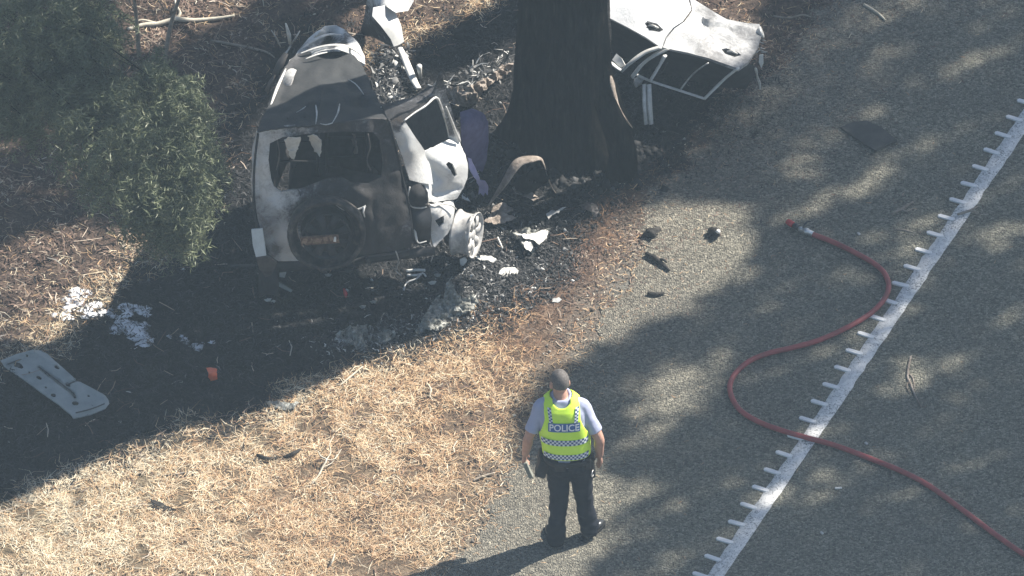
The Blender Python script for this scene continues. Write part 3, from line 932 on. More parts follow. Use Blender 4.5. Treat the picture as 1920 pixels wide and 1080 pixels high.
wattle('wattle_tree', 'feathery grey green bough reaching in from the left, beside the burnt car', (-260, 330),
       [(215, 185, 3.1, .28, .3, .26, .5), (130, 195, 3.1, .26, .3, .24, .4), (345, 190, 3.0, .16, .25, .24, .4), (300, 215, 3.0, .38, .4, .44, 1.4), (330, 310, 2.8, .34, .38, .38, 1.4), (318, 395, 2.5, .22, .26, .26, .6), (352, 420, 2.5, .12, .16, .16, .2), (270, 400, 2.5, .14, .2, .18, .25), (200, 260, 3.0, .36, .36, .42, 1.1), (250, 330, 2.8, .36, .36, .4, .9), (170, 165, 3.1, .3, .3, .3, .55), (290, 150, 3.2, .22, .3, .26, .5), (375, 300, 2.7, .18, .2, .3, .5), (350, 380, 2.6, .2, .25, .3, .5)],
       46000, None, 'wattles at the left edge')
wattle('wattle_tree', 'feathery grey green crown filling the top left corner', (-420, 330),
       [(60, 60, 3.2, .5, .5, .5, 1.5), (150, 60, 3.2, .36, .4, .5, 1.0), (20, 150, 3.0, .4, .4, .4, .9), (120, 120, 3.0, .3, .35, .35, .6), (40, 215, 2.8, .28, .3, .25, .35), (120, -30, 3.4, .5, .5, .5, 1.0)],
       34000, None, 'wattles at the left edge')
for lab, a, b, c in (('thin bare sapling left of its twin, in the leaf litter at the top', (262, 112), (256, 40, .4), (248, -40, .9)), ('thin bare sapling right of its twin, slanting up at the top', (306, 118), (322, 40, .4), (348, -40, .9))):
    f0 = W(*a)
    s = thing('sapling', f0, lab, 'sapling', 'saplings in the litter')
    G().tube(catmull([f0 - Vector((0, 0, .05)), W(*b), W(*c), W(c[0] + (c[0] - b[0]) * .8, c[1] - 100, 1.5)], 5), [.024 - .0011 * i for i in range(16)], 8).put('stem', M['twig'], s)
    g = G()
    for k in range(5):
        p = W(b[0], b[1], b[2]).lerp(W(*c), .2 + .25 * k)
        g.tube(limb_path(p, p + Vector((random.uniform(-.3, .3), random.uniform(-.2, .2), .3)), .05, 3, .02), [.008, .006, .005, .003], 5)
    g.put('branch', M['twig'], s)
# ------------------------------------------------------------------ the burnt car
cb = W(625, 500)
car = thing('burnt_car', (cb.x, cb.y, 0), 'burnt out white four wheel drive wreck with a spare wheel on its back door', 'car')

REAR_H = [(482, 247, 1.66), (545, 236, 1.69), (620, 231, 1.71), (725, 222, 1.72), (472, 360, 1.08), (620, 355, 1.14), (757, 345, 1.1), (500, 478, .52), (640, 480, .52), (775, 455, .52), (545, 420, .82), (700, 420, .82), (474, 300, 1.4), (740, 280, 1.42)]
SURR = [(481, 248), (474, 290), (471, 340), (475, 395), (487, 435), (500, 474), (522, 490), (548, 489), (600, 488), (680, 478), (740, 470), (775, 455), (772, 420), (764, 375), (752, 325), (741, 275), (729, 224), (700, 222), (640, 229), (590, 233), (540, 237), (505, 242)]
WIN = [(507, 268), (503, 300), (508, 335), (514, 350), (526, 360), (555, 356), (583, 346), (611, 335), (639, 332), (661, 342), (692, 343), (715, 333), (719, 305), (713, 264), (701, 249), (646, 246), (576, 251), (530, 257)]
SOOT_R = [(478, 300, .12), (480, 350, .22), (484, 400, .35), (495, 258, .25), (520, 246, .3), (560, 242, .55), (620, 238, .95), (690, 230, .85), (722, 240, .9), (735, 300, 1.0), (748, 350, 1.15), (520, 375, .12), (545, 372, .25), (575, 362, .65), (515, 410, .35),
          (530, 445, .0), (548, 478, .1), (535, 470, .05), (505, 430, .45), (498, 460, .3), (520, 465, .6), (570, 390, 1.0), (620, 355, .95), (650, 350, .95), (600, 430, 1.4), (650, 400, 1.3), (700, 400, 1.15), (740, 410, 1.05), (765, 430, .8), (690, 450, 1.2), (600, 475, 1.1), (740, 460, 1.0)]
RUST_R = [(700, 350, .08), (640, 400, .08), (700, 300, .1), (520, 470, .6), (498, 415, .9), (510, 462, 1.0), (504, 438, 1.0), (500, 400, .6), (480, 330, .1), (530, 380, .1), (600, 243, .2), (660, 240, .25), (590, 420, .3), (700, 430, .05), (740, 330, .05), (745, 440, .15), (620, 470, .15), (660, 430, .05), (730, 390, .05), (540, 440, .1)]
body = panel('rear_body', SURR, [WIN], REAR_H, M['burnt'], car, step=5, crumple=.026, cfreq=12, soot=SOOT_R, rust=RUST_R, thick=.02, seed=1,
             creases=[(741, 250, 765, 400, -.02, 4), (482, 270, 490, 420, -.02, 4), (700, 375, 705, 470, -.018, 3), (590, 355, 560, 380, .03, 12), (660, 350, 690, 372, .025, 10), (548, 372, 552, 488, -.012, 3)])

# roof skin, sagging and torn towards the front, with its crumpled white leading edge
ROOF = [(481, 247), (489, 225), (500, 203), (513, 172), (528, 136), (544, 112), (562, 98), (600, 96), (640, 96), (662, 104), (678, 118), (690, 142), (697, 168), (712, 192), (738, 210), (728, 224), (700, 223), (640, 230), (590, 234), (540, 238)]
ROOF_H = [(481, 247, 1.66), (540, 238, 1.7), (640, 230, 1.72), (728, 224, 1.72), (513, 172, 1.6), (544, 112, 1.5), (600, 96, 1.47), (662, 104, 1.46), (697, 168, 1.5), (600, 170, 1.63), (640, 140, 1.52), (655, 185, 1.6), (570, 140, 1.55), (720, 205, 1.62)]
SOOT_F = [(500, 240, 0.94), (540, 225, 1.04), (530, 180, 0.94), (500, 215, 0.99), (560, 180, 1.19), (620, 200, 1.24), (700, 210, 1.09), (600, 130, 1.19), (560, 140, 1.14), (580, 112, 1.09), (640, 110, 1.09), (650, 120, 1.09), (680, 150, 0.99), (556, 104, 0.74), (620, 98, 0.74), (520, 160, 0.89), (640, 175, 0.94), (545, 120, 0.79), (575, 215, 0.99), (700, 190, 0.99), (655, 150, 0.94), (690, 175, 0.84)]
roof = panel('roof', ROOF, [], ROOF_H, M['burnt_roof'], car, step=5, jag=.6, crumple=.05, cfreq=9, soot=SOOT_F, rust=[(600, 232, .25), (550, 235, .2), (600, 205, .02), (640, 180, 0), (500, 200, .05)], thick=.012, seed=2,
             creases=[(655, 185, 700, 175, .05, 9), (570, 215, 588, 170, .025, 4), (598, 215, 602, 165, .02, 3), (628, 214, 634, 185, .025, 3), (640, 140, 690, 205, -.045, 10), (540, 220, 585, 190, .03, 5), (520, 200, 545, 130, -.03, 7)])
panel('roof_front_edge', [(548, 118), (558, 96), (578, 72), (592, 60), (612, 50), (630, 48), (648, 56), (664, 70), (676, 86), (684, 104), (686, 120), (672, 112), (655, 100), (630, 94), (600, 98), (572, 108), (556, 122)],
      [], [(548, 118, 1.47), (578, 72, 1.42), (630, 48, 1.38), (676, 86, 1.36), (686, 120, 1.38), (620, 72, 1.3), (600, 96, 1.47), (655, 100, 1.47), (630, 82, 1.5), (600, 62, 1.44)], M['burnt'], car, step=5, crumple=.035, cfreq=12,
      soot=[(560, 110, .4), (600, 62, -.15), (630, 55, -.1), (660, 80, .05), (680, 100, .2), (620, 76, 1.1), (650, 78, .9), (600, 98, .3), (640, 92, .1)], rust=[(560, 110, .2), (640, 60, 0), (680, 110, .1), (600, 80, .1)], thick=.02, seed=3,
      creases=[(596, 78, 655, 74, -.09, 8), (590, 98, 660, 90, .06, 6), (575, 84, 600, 62, .05, 5)])
for path, r in ((((562, 102, 1.47), (590, 92, 1.5), (620, 86, 1.52), (650, 88, 1.5), (672, 100, 1.45), (684, 114, 1.4)), .016), (((566, 92, 1.46), (590, 76, 1.46), (615, 66, 1.46), (640, 66, 1.44)), .014), (((572, 112, 1.5), (596, 103, 1.52), (614, 99, 1.52)), .01), (((507, 200, 1.6), (520, 165, 1.6), (536, 130, 1.53)), .012)):
    G().tube(catmull([W(*p) + Vector((0, -.01, .015)) for p in path], 5), [r * .4, r, r * 1.2, r, r * .4], 7, 0, .5).put('folded_edge', M['scrap_white'], car)
for path in (((592, 234, 1.72), (594, 215, 1.7), (592, 198, 1.68)), ((623, 232, 1.72), (633, 214, 1.71), (637, 196, 1.68)), ((600, 233, 1.72), (612, 235, 1.72), (626, 231, 1.72)), ((556, 212, 1.68), (575, 200, 1.68), (584, 186, 1.66)), ((653, 150, 1.57), (668, 160, 1.58), (682, 178, 1.58))):
    G().tube(catmull([W(*p) + Vector((0, -.005, .012)) for p in path], 4), [.003, .006, .008, .004], 6, 0, .6).put('roof_crease', M['bare'], car)
# a short piece of folded pillar metal on the near left of the roof
panel('folded_pillar', [(543, 112), (556, 104), (560, 125), (552, 140), (545, 158), (534, 172), (520, 172), (528, 150), (538, 132)], [], [(543, 112, 1.45), (560, 125, 1.5), (534, 172, 1.52), (520, 172, 1.45), (545, 140, 1.58)], M['burnt'], car, step=5, crumple=.03, cfreq=16,
      soot=[(548, 112, .1), (552, 130, .25), (538, 150, .35), (526, 170, .2)], rust=[(548, 125, .35), (535, 150, .5), (530, 168, .3), (552, 112, .1)], thick=.014, seed=4)
g = G()
for a, b, r, fl in (((500, 172, 1.15), (516, 140, 1.3), .03, .35), ((516, 140, 1.3), (537, 100, 1.42), .032, .35)):
    g.tube([W(*a), W((a[0] + b[0]) / 2, (a[1] + b[1]) / 2 - 2, (a[2] + b[2]) / 2), W(*b)], [r, r * 1.2, r * .8], 8, 0, fl)
g.put('roof_rail', M['char_metal'], car)
for a, b, r, mt in (((526, 88, 1.3), (509, 57, 1.5), .016, 'bare'), ((544, 83, 1.35), (536, 44, 1.6), .024, 'scrap_white'), ((541, 90, 1.35), (562, 58, 1.55), .016, 'bare'), ((524, 112, 1.3), (546, 86, 1.4), .012, 'bare')):
    G().tube([W(*a), W(*[(x + y) / 2 + e for x, y, e in zip(a, b, (1.5, 0, 0))]), W(*b)], [r * .7, r * 1.1, r * .5], 8, 0, .4).put('torn_strip', M[mt], car)

# left side, floor and inner structure, all charred
def drop(name, top, low, mat, n=7):
    T = [W(*p) for p in top]
    vs = []
    for i, p in enumerate(T):
        for k in range(n + 1):
            z = p.z + (low - p.z) * k / n
            b = .05 * math.sin(math.pi * k / n)
            vs.append((p.x - b + rng.normal(0, .008), p.y + rng.normal(0, .008), z))
    fs = [(i * (n + 1) + k, i * (n + 1) + k + 1, (i + 1) * (n + 1) + k + 1, (i + 1) * (n + 1) + k) for i in range(len(T) - 1) for k in range(n)]
    me = bpy.data.meshes.new(name); me.from_pydata(vs, [], fs); me.update()
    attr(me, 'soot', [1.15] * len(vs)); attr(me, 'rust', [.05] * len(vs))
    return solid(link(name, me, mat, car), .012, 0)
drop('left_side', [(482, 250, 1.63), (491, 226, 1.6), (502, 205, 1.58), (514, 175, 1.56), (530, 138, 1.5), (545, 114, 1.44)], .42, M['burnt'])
fl = [W(494, 482, .5), W(772, 458, .5), W(720, 330, .5), W(560, 300, .5)]
g = G(); g.add([tuple(p) for p in fl] + [(p.x, p.y, p.z - .06) for p in fl], [(0, 1, 2, 3), (7, 6, 5, 4), (0, 4, 5, 1), (1, 5, 6, 2), (2, 6, 7, 3), (3, 7, 4, 0)])
g.put('floor_pan', M['soot'], car)
g = G()
for sx in (545, 690):
    a = W(sx, 487 + (545 - sx) * .1, .38); b = W(sx + 8, 320, .38)
    g.tube([a, b], .05, 4)
a = W(515, 500, .4); b = W(765, 470, .4)
g.tube([a, a.lerp(b, .5) + Vector((0, -.03, 0)), b], .045, 6)
g.put('chassis_rail', M['soot'], car)
for k, (sx, sy) in enumerate(((560, 330), (650, 322))):
    p = W(sx, sy, .55)
    g = G()
    for dx in (-.17, .17):
        g.tube([p + Vector((dx, 0, 0)), p + Vector((dx, .05, .45)), p + Vector((dx * .8, .08, .62))], .014, 6)
    for z in (.15, .35, .6): g.tube([p + Vector((-.17, z * .12, z)), p + Vector((.17, z * .12, z))], .009, 6)
    g.put('seat_frame', M['soot'], car)
a = W(500, 505, .34); b = W(815, 470, .34)
G().tube([a, a.lerp(b, .45), a.lerp(b, .55), b], [.04, .05, .05, .04], 8).put('rear_axle', M['soot'], car)

def rim(name, c, axis, R, w, mat, parent, spokes=6):
    g = G()
    g.lathe([(R, -w / 2), (R * .93, -w / 2 + .015), (R * .88, -w * .2), (R * .86, w * .2), (R * .93, w / 2 - .02), (R * 1.0, w / 2), (R * .97, w / 2 + .006), (R * .9, w / 2 - .025), (R * .83, w * .2), (R * .85, -w * .2), (R * .9, -w / 2 + .02)], c, axis, 36, closed=True)
    ax = Vector(axis).normalized(); u = ax.cross(Vector((0, 0, 1))).normalized(); v = ax.cross(u); c = Vector(c)
    g.lathe([(.001, w / 2 - .01), (R * .2, w / 2 - .012), (R * .27, w / 2 - .03), (R * .27, w * .1), (.001, w * .1)], c, axis, 20)
    for k in range(spokes):
        an = 2 * math.pi * k / spokes + .3
        d = u * math.cos(an) + v * math.sin(an)
        g.tube([c + ax * (w / 2 - .03) + d * R * .18, c + ax * (w / 2 - .01) + d * R * .55, c + ax * (w / 2 - .03) + d * R * .92], [R * .12, R * .15, R * .2], 8, 0, .4, True, ax)
    return g.put(name, mat, parent)

# black bulkhead added so no sunlit ground shows through the rear window
vs = []
for i in range(13):
    px_ = 545 + (716 - 545) * i / 12
    for k in range(9):
        h_ = .1 + 1.24 * k / 8
        px_ = 545 + (724 - 3.2 * k - 545) * i / 12
        q = W(px_, 356 + (rng.normal(0, 1.5)), 0)
        vs.append((q.x, q.y + rng.normal(0, .03) - .12 * abs(i - 6) / 6, h_))
bh = bpy.data.meshes.new('rear_shade_sheet'); bh.from_pydata(vs, [], [(i * 9 + k, i * 9 + k + 1, (i + 1) * 9 + k + 1, (i + 1) * 9 + k) for i in range(12) for k in range(8)]); bh.update()
solid(link('rear_shade_sheet', bh, M['soot'], car), .012, 0)
# near right rear wheel, the tyre burnt off it
wc = W(874, 438, .3)
rim('wheel_rim', wc, (.93, -.33, .06), .205, .17, M['alloy'], car, 7)
g = G(); g.lathe([(.09, -.02), (.12, -.05), (.12, -.16), (.05, -.2)], wc, (.93, -.33, .06), 16); g.put('brake_drum', M['char_metal'], car)
wl = W(505, 515, .24)
rim('wheel_rim', wl, (-1, 0, 0), .2, .17, M['soot'], car, 6)

# spare wheel carcass on the back door: steel belts round a blackened rim
sc_ = W(612, 433, .82) + Vector((0, -.10, .06))
sax = (.06, -.95, .28)
sw = rim('spare_wheel', sc_, sax, .215, .15, M['soot'], car, 8)
g = G()
g.lathe([(.24, -.08), (.31, -.085), (.335, -.05), (.34, .03), (.32, .07), (.29, .06), (.31, .02), (.31, -.04), (.25, -.06)], sc_, sax, 44, closed=True)
o = g.put('tyre_carcass', M['rust'], sw)
for v in o.data.vertices: v.co += Vector([noise.noise(v.co * 9) * .012, 0, noise.noise(v.co * 8 + Vector((3, 3, 3))) * .014])
o.data.materials[0] = mottled('burnt_tyre_steel', (.022, .021, .02), (.05, .045, .042), 14, .85, .1, .6, .006, .3, (.13, .115, .1))
# number plate, rusted, with pale flakes of paint left on it
pc = W(600, 430, .84) + Vector((0, -.2, .05))
g = G(); g.box(pc, (.33, .012, .115), Matrix.Rotation(math.radians(-5), 3, 'Y') @ Matrix.Rotation(.25, 3, 'X'))
pl = g.put('number_plate', M['rust'], car, None, False)
g = G()
for dx, dz, w_, h_ in ((-.13, 0, .04, .07), (-.06, .02, .03, .04), (-.01, .0, .05, .05), (.05, .012, .035, .06), (.1, .01, .03, .05)):
    g.box(pc + Vector((dx, -.009, dz - dx * -.08)), (w_, .004, h_), Matrix.Rotation(random.uniform(-.3, .3), 3, 'Y') @ Matrix.Rotation(.25, 3, 'X'))
g.put('paint_flake', mottled('flaked_plate_paint', (.14, .085, .06), (.3, .23, .18), 40, .8), pl, None, False)
G().tube([W(628, 430, .86) + Vector((0, -.215, .04)), W(629, 418, .9) + Vector((0, -.215, .04))], [.012, .009], 8).put('plate_lamp', M['scrap_white'], car)
G().tube(catmull([W(*p) + Vector((0, -.05, .03)) for p in ((606, 374, 1.04), (625, 378, 1.02), (643, 390, .98), (660, 393, .97), (676, 389, .98), (686, 384, 1.0))], 5), [.009] * 26, 6).put('wiper_arm', M['bare'], car)
G().tube([W(683, 384, 1.0) + Vector((0, -.06, .03)), W(681, 395, .95) + Vector((0, -.06, .03)), W(684, 404, .92) + Vector((0, -.06, .03))], [.012, .009, .005], 6).put('wiper_arm', M['bare'], car)

# bumper remains along the bottom edge
G().tube(catmull([W(*p) for p in ((552, 486, .47), (590, 492, .42), (610, 499, .38), (635, 500, .38), (660, 490, .42), (690, 480, .46), (730, 476, .46), (768, 466, .48))], 5), [.014] * 36, 6, 0, .5).put('bumper_bar', M['char_metal'], car)
for a, b in (((688, 485, .44), (694, 497, .36)), ((600, 505, .35), (612, 512, .3))):
    G().tube([W(*a), W(*b)], [.02, .012], 6).put('bracket', M['char_metal'], car)

# left tail lamp area
panel('tail_lamp_backing', [(471, 431), (492, 429), (496, 455), (499, 479), (480, 482), (474, 460)], [], [(471, 431, .9), (492, 429, .92), (499, 479, .68), (480, 482, .66)], mottled('pale_lamp_backing', (.5, .55, .57), (.6, .66, .68), 20, .6), car, step=6, crumple=.004, thick=.02)
panel('lower_corner', [(480, 484), (500, 481), (520, 492), (510, 515), (498, 520), (486, 505)], [], [(480, 484, .64), (500, 481, .66), (510, 515, .42), (486, 505, .5)], M['char_metal'], car, step=6, crumple=.01, thick=.02)

# right pillar and torn out rear quarter
SQ = [(735, 215, .95), (750, 225, 1.0), (745, 238, .7), (758, 240, .1), (765, 255, -.2), (780, 290, -.25), (750, 260, .1), (765, 300, -.05), (785, 330, -.15), (757, 300, .35), (772, 332, .25), (770, 345, .5)]
panel('rear_pillar', [(728, 223), (745, 211), (758, 226), (770, 243), (782, 262), (800, 287), (808, 318), (812, 346), (788, 343), (768, 338), (757, 300), (743, 262)], [],
      [(728, 223, 1.71), (745, 211, 1.73), (757, 226, 1.66), (782, 262, 1.46), (800, 287, 1.19), (812, 346, .92), (768, 338, 1.07), (748, 275, 1.43), (772, 285, 1.38)], M['burnt'], car, step=5, crumple=.014, soot=SQ,
      rust=[(755, 250, .2), (762, 285, .5), (772, 320, .45), (750, 262, .4), (785, 320, .1), (778, 275, .15), (738, 220, .3)], thick=.014, seed=6)
FRAME = [(744, 211), (770, 202), (795, 188), (812, 176), (818, 162), (823, 142), (829, 136), (832, 150), (836, 172), (845, 200), (853, 228), (862, 255), (864, 266), (853, 268), (843, 262), (841, 245), (833, 215), (824, 190), (816, 183), (800, 194), (775, 211), (757, 226)]
panel('window_frame', FRAME, [], [(744, 211, 1.73), (795, 188, 1.7), (829, 136, 1.95), (818, 180, 1.66), (864, 266, 1.1), (843, 262, 1.12), (845, 200, 1.5), (757, 226, 1.66)], M['burnt'], car, step=5, crumple=.006,
      soot=[(744, 211, .95), (795, 190, .85), (828, 150, .8), (820, 186, .55), (845, 220, .75), (855, 240, .65), (860, 262, .2), (836, 215, .4)], thick=.02, seed=7)
panel('side_shade_sheet', [(752, 228), (790, 206), (815, 184), (824, 190), (834, 216), (842, 246), (845, 268), (800, 300), (780, 300)], [], [(752, 228, 1.3), (815, 184, 1.25), (845, 268, .8), (800, 300, .85), (790, 240, 1.1)], M['soot'], car, step=7, crumple=.02, thick=.01, seed=31)  # dark sheet added behind the side window for its shaded inside
G().tube(catmull([W(*p) + Vector((0, -.02, .02)) for p in ((758, 227, 1.655), (776, 213, 1.66), (798, 199, 1.67), (812, 186, 1.66), (820, 185, 1.64), (826, 198, 1.55), (834, 222, 1.36), (840, 245, 1.2), (842, 259, 1.12))], 4), [.008, .009, .012, .012, .012, .01, .008], 6).put('window_channel', M['bare'], car)
G().tube(catmull([W(*p) + Vector((0, -.02, .02)) for p in ((836, 200, 1.52), (846, 226, 1.35), (855, 250, 1.2), (862, 265, 1.1))], 4), [.006, .012, .014, .012], 6).put('window_channel', M['bare'], car)
for path in (((730, 226, 1.71), (742, 275, 1.42), (753, 325, 1.16), (765, 375, .9), (775, 452, .53)), ((484, 250, 1.66), (478, 300, 1.4), (476, 350, 1.12), (479, 400, .88), (491, 445, .68), (503, 474, .53))):
    G().tube(catmull([W(*p) + Vector((0, -.022, .016)) for p in path], 5), .011, 6).put('door_gap_line', M['soot'], car)  # dark tubes added to stand in for the gaps between panels
# the dark sheet of door skin still hanging above the frame
panel('cant_rail', [(715, 196), (740, 190), (775, 182), (806, 160), (818, 158), (812, 178), (795, 190), (770, 204), (744, 213), (728, 224)], [], [(715, 196, 1.6), (740, 190, 1.58), (806, 160, 1.66), (812, 178, 1.68), (744, 213, 1.74), (728, 224, 1.73)], M['burnt'], car, step=6, crumple=.02, cfreq=14,
      soot=[(720, 200, 1.1), (760, 192, .85), (800, 170, .8), (735, 212, .9)], thick=.01, seed=8)
QUART = [(789, 288), (800, 283), (820, 272), (843, 260), (861, 261), (864, 272), (872, 290), (878, 312), (877, 334), (869, 352), (857, 373), (838, 376), (815, 379), (803, 378), (802, 362), (797, 348), (787, 340), (786, 320)]
panel('quarter_panel', QUART, [[(836, 308), (841, 303), (848, 308), (857, 328), (852, 334), (846, 326)]], [(789, 288, 1.24), (843, 260, 1.15), (861, 261, 1.1), (878, 312, .9), (869, 352, .74), (857, 373, .66), (815, 379, .74), (802, 362, .86), (787, 340, 1.02), (835, 320, 1.0), (815, 330, .93)],
      M['burnt'], car, step=5, jag=.4, crumple=.02, cfreq=10, soot=[(800, 290, -.25), (840, 270, -.3), (860, 290, -.2), (820, 310, -.1), (870, 320, -.05), (850, 340, .1), (820, 350, .12), (805, 370, .2), (855, 368, .25), (862, 262, .1), (845, 318, .2)],
      rust=[(860, 340, .25), (830, 360, .3), (800, 350, .15), (840, 300, .05), (810, 300, .05)], thick=.014, seed=9, creases=[(795, 300, 830, 330, -.035, 7), (860, 290, 840, 345, .03, 9), (812, 362, 860, 352, -.03, 5)])
G().tube([W(839, 322, .9), W(843, 328, .88), (W(845, 330, .86))], [.016, .013, .01], 6).put('filler_neck', M['bare'], car)
LOW = [(804, 385), (820, 380), (850, 377), (853, 392), (850, 412), (843, 434), (828, 450), (813, 466), (809, 448), (806, 425), (808, 405)]
panel('lower_quarter', LOW, [[(815, 414), (832, 404), (833, 418), (824, 426)]], [(804, 385, .74), (850, 377, .64), (843, 434, .42), (813, 466, .32), (806, 425, .52), (826, 412, .6)], M['burnt'], car, step=5, jag=.5, crumple=.022, cfreq=14,
      soot=[(810, 390, .0), (840, 385, .1), (830, 440, .0), (812, 450, .15), (845, 410, .2), (826, 400, .25)], rust=[(820, 388, .4), (840, 400, .3), (812, 430, .2), (825, 445, .1)], thick=.014, seed=10)
panel('lamp_recess', [(764, 338), (788, 343), (797, 356), (803, 382), (806, 392), (770, 396), (766, 370)], [], [(764, 338, 1.02), (788, 343, 1.0), (806, 392, .68), (770, 396, .7), (785, 370, .95)], M['soot'], car, step=6, crumple=.02, thick=.012, seed=11)
G().tube(catmull([W(*p) for p in ((768, 350, 1.0), (766, 368, .92), (770, 386, .8), (790, 390, .76), (806, 385, .75))], 5), [.008] * 21, 6).put('lamp_bezel', M['bare'], car)
g = G()
for k in range(5):
    p = W(778 + 6 * k, 384 - random.uniform(0, 7), .8); g.lump(p, .022, 1, .4)
g.put('lamp_shards', M['char_metal'], car, None, False)
panel('bumper_corner', [(764, 396), (785, 394), (807, 388), (810, 410), (808, 436), (806, 455), (790, 459), (776, 458), (770, 430)], [], [(764, 396, .72), (807, 388, .74), (806, 455, .4), (776, 458, .38), (790, 425, .62)], M['black_plastic'], car, step=6, crumple=.02, thick=.015, seed=12)
G().tube(catmull([W(*p) for p in ((777, 428, .58), (781, 448, .5), (785, 455, .46), (800, 452, .46))], 4), [.008, .012, .014, .016, .018, .017, .016, .014, .012, .011, .01, .009, .006], 6, 0, .5).put('trim_strip', M['scrap_white'], car)
# loose wiring and trim wire left hanging
for path in (((690, 250, 1.6), (694, 275, 1.48), (688, 300, 1.36), (695, 318, 1.26)), ((520, 262, 1.6), (524, 290, 1.45), (518, 318, 1.3)), ((560, 356, 1.14), (566, 376, 1.0), (556, 398, .9), (560, 410, .86)), ((742, 470, .5), (748, 490, .36), (742, 506, .22), (752, 516, .12)),
             ((660, 480, .46), (664, 498, .34), (656, 512, .24)), ((800, 380, .74), (815, 386, .7), (828, 382, .7), (846, 384, .66), (856, 392, .6)), ((806, 455, .4), (812, 472, .28), (808, 490, .16)), ((715, 200, 1.6), (704, 214, 1.5), (708, 232, 1.42)), ((820, 150, 1.8), (812, 160, 1.74), (802, 158, 1.72))):
    G().tube(catmull([W(*p) + Vector((0, -.03, .02)) for p in path], 5), .006, 5).put('loose_wire', M['bare'] if path[0][0] > 690 else M['char_metal'], car)
# pale rags of headlining hanging in the rear window
for pts, nm in (([(534, 262), (545, 257), (564, 256), (563, 268), (557, 283), (552, 298), (545, 296), (539, 282)], 1), ([(578, 254), (596, 254), (601, 264), (603, 284), (598, 294), (590, 284), (584, 270)], 2), ([(659, 250), (664, 252), (668, 275), (670, 288), (664, 290), (661, 270)], 3)):
    panel('headlining_rag', pts, [], [(pts[0][0], pts[0][1], 1.62), (pts[2][0], pts[2][1], 1.62), (pts[4][0], pts[4][1], 1.42), (pts[-1][0], pts[-1][1], 1.44)], M['scrap_white'] if nm < 3 else M['char_metal'], car, step=4, jag=.8, crumple=.05, cfreq=22, thick=.005, seed=20 + nm)

# ------------------------------------------------------------------ torn white side of the car, right of the tree
tb = W(1290, 190)
torn = thing('torn_car_side', (tb.x, tb.y, 0), 'torn off white car side with bare window frames, right of the burnt tree', 'car wreckage')
SHH = [(1142, -60, .9), (1300, -40, .82), (1144, 32, .82), (1210, 67, .78), (1257, 88, .75), (1328, 108, .7), (1384, 128, .66), (1421, 88, .63), (1425, 46, .62), (1363, 37, .7), (1290, 20, .84), (1200, 20, .88), (1320, 70, .77)]
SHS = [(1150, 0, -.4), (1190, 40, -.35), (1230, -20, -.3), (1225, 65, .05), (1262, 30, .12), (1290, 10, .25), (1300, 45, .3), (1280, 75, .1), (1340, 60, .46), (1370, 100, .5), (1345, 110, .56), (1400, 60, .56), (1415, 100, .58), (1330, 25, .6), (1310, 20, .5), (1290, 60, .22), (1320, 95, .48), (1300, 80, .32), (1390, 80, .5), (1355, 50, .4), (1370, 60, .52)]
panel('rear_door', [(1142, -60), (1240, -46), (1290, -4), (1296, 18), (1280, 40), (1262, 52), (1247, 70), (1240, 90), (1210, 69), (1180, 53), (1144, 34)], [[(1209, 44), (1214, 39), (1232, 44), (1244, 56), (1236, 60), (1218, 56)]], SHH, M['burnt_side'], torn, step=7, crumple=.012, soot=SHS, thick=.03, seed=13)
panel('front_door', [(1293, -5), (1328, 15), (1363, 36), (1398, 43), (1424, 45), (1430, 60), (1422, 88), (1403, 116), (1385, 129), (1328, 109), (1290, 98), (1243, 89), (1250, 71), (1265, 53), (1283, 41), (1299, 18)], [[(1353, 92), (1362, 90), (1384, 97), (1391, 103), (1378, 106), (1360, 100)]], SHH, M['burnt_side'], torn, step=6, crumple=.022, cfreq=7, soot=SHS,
      rust=[(1270, 90, .25), (1320, 100, .2), (1360, 60, .05), (1400, 100, .1)], thick=.03, seed=14, creases=[(1300, 30, 1410, 52, .035, 6), (1320, 48, 1400, 70, -.03, 7), (1296, 10, 1330, 60, -.03, 6), (1360, 80, 1400, 84, .02, 8)])
for c in ((1224, 50, .82), (1372, 98, .68)):
    p = W(*c)
    g = G(); g.lump((p.x, p.y, p.z - .012), .045, 2, .3, 0, (1.2, .45, .3)); hn = g.put('handle_recess', M['char_metal'], torn)
    G().tube([p + Vector((-.04, .01, .0)), p + Vector((0, 0, .012)), p + Vector((.05, -.02, .0))], [.008, .011, .008], 6).put('handle_bracket', M['bare'], hn)
for k, (path, r, mt) in enumerate(((((1384, 128, .68), (1362, 145, .55), (1340, 166, .44), (1321, 185, .34)), .022, 'scrap_white'), (((1321, 185, .34), (1275, 170, .38), (1220, 152, .42), (1192, 139, .45)), .017, 'scrap_white'), (((1328, 118, .68), (1300, 138, .54), (1275, 169, .38)), .012, 'bare'),
                          (((1254, 90, .74), (1225, 105, .66), (1203, 122, .56), (1185, 145, .45)), .027, 'scrap_white'), (((1240, 88, .75), (1210, 98, .7), (1184, 116, .62), (1166, 133, .52)), .027, 'scrap_white'), (((1166, 133, .52), (1155, 126, .54), (1142, 114, .56)), .02, 'paint'),
                          (((1247, 104, .7), (1236, 124, .58), (1220, 150, .44)), .026, 'paint'), (((1252, 118, .6), (1240, 136, .5)), .01, 'char_metal'))):
    G().tube(catmull([W(*p) for p in path], 5), r, 8, 0, .55).put('window_frame', M[mt], torn)
panel('pillar_plate', [(1148, 112), (1156, 100), (1166, 110), (1172, 122), (1164, 128)], [], [(1148, 112, .58), (1156, 100, .62), (1172, 122, .56), (1164, 128, .52)], M['paint'], torn, step=5, crumple=.008, thick=.01)
for dx in (-5, 4):
    G().tube([W(1213 + dx, 158, .42), W(1214 + dx, 195, .26), W(1217 + dx, 233, .1)], [.024, .027, .025], 8, 0, .5).put('hanging_pillar', M['scrap_white'], torn)
